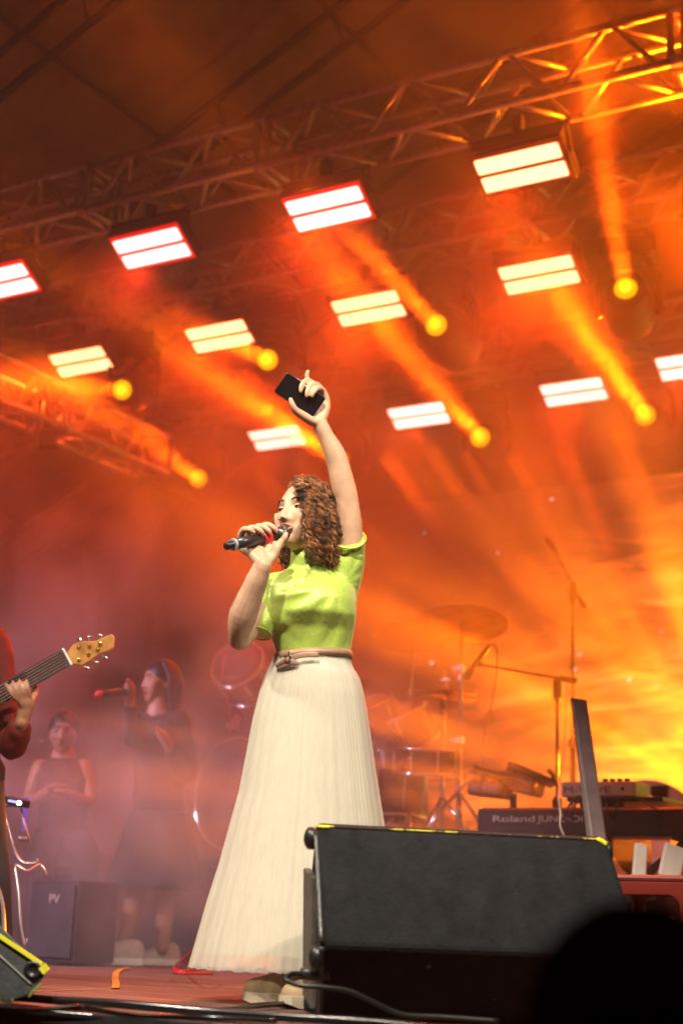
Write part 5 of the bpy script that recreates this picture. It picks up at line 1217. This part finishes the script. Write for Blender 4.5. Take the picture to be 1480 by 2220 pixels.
# bass player at the left border
D = 6.0; q = lambda x, y, w=0: P(x, y, D+w)
bp_, T2, M2 = figure('bass player in a red shirt at the left border, hand on the bass neck', q, q(-92, 1262), -HD+RT*.5,
    dict(neck=q(-88, 1345), chest=q(-85, 1440), hip=q(-80, 1660), shl=q(-6, 1402), ell=q(22, 1610, -.05), wrl=q(48, 1566, -.20), shr=q(-172, 1400), elr=q(-215, 1560), wrr=q(-160, 1650, -.25),
         hpl=q(-45, 1700), knl=q(-20, 1880), anl=q(-8, 2090), hpr=q(-115, 1700), knr=q(-120, 1880), anr=q(-125, 2090), gripl=Z), M_red, M_blk, M_hairb, base_=Vector((q(-70, 2120).x, q(-70, 2120).y, 0)), hair='short',
    nohand='l', extra=[([q(66-5*i, 1514+5*i, -.225), q(62-12*i, 1497+3*i, -.25), q(60-15*i, 1484-2*i+i*i, -.248), q(58-15*i, 1475-3*i+2*i*i, -.235)], [.0105, .0092, .0088, .0075]) for i in range(4)]+[([q(48, 1570, -.19), q(54, 1545, -.20), q(60, 1522, -.215), q(52, 1524, -.225)], [.025, .031, .027, .022]), ([q(62, 1530, -.2), q(78, 1500, -.15), q(76, 1478, -.13)], [.018, .013, .011])])
for x in (-8, -125): a = q(x, 2110); shoe(bp_, Vector((a.x, a.y, 0))-HD*.16, -HD, .28, M_blk, M_dark)
# bass guitar
D = 5.82; q = lambda x, y, w=0: P(x, y, D+w)
n0, n1 = q(-70, 1547), q(147, 1424); nd_ = (n1-n0).normalized(); ns = (Z-nd_*nd_.z).normalized(); nf = nd_.cross(ns).normalized()
if nf.dot(HD) > 0: nf = -nf
bs = thing('bass_guitar', 'six string bass guitar with amber wood headstock reaching in from the left', 'bass guitar', tuple(n0))
MN = Matrix((nd_, nf, ns)).transposed()
LN = (n1-n0).length
M_fret = mat('rosewood fingerboard', (.06, .035, .035), .5, 0, .2, 30, .1); M_maple = mat('amber maple', (.38, .16, .03), .35, 0, .25, 12, .08, c2=(.5, .24, .06))
MB().tube([n0-nf*.012, n1-nf*.012], .034, 14, flat=(nf, .5)).build('neck', M_maple, bs, smooth=True)
MB().box((n0+n1)/2+nf*.004, (LN, .006, .072), MN).build('fingerboard', M_fret, bs)
for i in range(14): MB().box(n1-nd_*(.042*i*(1-.012*i)+.035)+nf*.0085, (.0028, .003, .07), MN).build('fret', M_chrome, bs)
MB().box(n1+nf*.006, (.008, .010, .074), MN).build('nut', M_white, bs)
Hc = [(146, 1414), (160, 1396), (178, 1390), (205, 1390), (228, 1380), (243, 1374), (249, 1382), (246, 1404), (238, 1410), (215, 1418), (196, 1432), (178, 1443), (166, 1440), (152, 1440)]
MB().prism([q(x, y, .015) for x, y in Hc], HD*.02).build('headstock', M_maple, bs, bevel=.004)
for i in range(6): MB().tube([n0+nf*.012+ns*(-.028+.0112*i), n1+nf*.011+ns*(-.028+.0112*i)], .0012+.0002*i, 5).build('string', M_chrome, bs)
posts = [(172, 1402), (195, 1400), (218, 1395), (172, 1430), (193, 1418), (213, 1407)]; keys = [(170, 1387), (193, 1382), (214, 1379), (185, 1449), (207, 1437), (226, 1426)]
for (x, y), (x2, y2) in zip(posts, keys):
    a = q(x, y, .014); MB().lathe([(.008, 0), (.0075, .006), (.004, .012)], a, -HD, 12).build('string_post', M_gold, bs, smooth=True)
    b = q(x2, y2, .02); MB().tube([q((x+2*x2)/3, (y+2*y2)/3, .022), b], .003, 6).build('tuner_shaft', M_chrome, bs)
    MB().ell(b+RT*.004, (.014, .006, .008), n=10).build('tuner_key', M_chrome, bs, smooth=True)
bb = q(-190, 1618); mb = MB()
out = [(-.30, -.02), (-.27, .14), (-.14, .165), (-.04, .12), (.05, .11), (.16, .19), (.22, .17), (.20, .09), (.15, .03), (.17, -.06), (.21, -.14), (.12, -.19), (.02, -.14), (-.08, -.14), (-.2, -.18), (-.29, -.12)]
MB().prism([bb+nd_*x+ns*y for x, y in out], -nf*.04).build('body', mat('dark red bass finish', (.10, .01, .01), .25), bs, bevel=.008)
# ================================================================== head in the audience
D = 1.2; q = lambda x, y, w=0: P(x, y, D+w)
hc = q(1372, 2330); 
au, T2, M2 = figure('out of focus head of a spectator, black against the stage, lower right corner', q, hc, HD-RT*.2,
    dict(neck=hc-Z*.15, chest=hc-Z*.32, hip=hc-Z*.68, shl=hc+RT*.19-Z*.19, ell=hc+RT*.23-Z*.48, wrl=hc+RT*.22-Z*.72, shr=hc-RT*.19-Z*.19, elr=hc-RT*.23-Z*.48, wrr=hc-RT*.22-Z*.72,
         hpl=hc+RT*.09-Z*.72, knl=hc+RT*.1-Z*1.1, anl=hc+RT*.1-Z*1.48, hpr=hc-RT*.09-Z*.72, knr=hc-RT*.1-Z*1.1, anr=hc-RT*.1-Z*1.48), M_blk, M_dark, mat('very dark hair', (.003, .0025, .0025), 1, 0, .2, 60, .2, spec=.0), base_=(hc.x, hc.y, -1.4), hair='short', sm_=mat('dark skin', (.012, .008, .007), .9, spec=.1))
for s in (-1, 1): shoe(au, Vector((hc.x, hc.y, -1.4))+RT*s*.1+HD*.14, HD, .27, M_blk, M_dark)
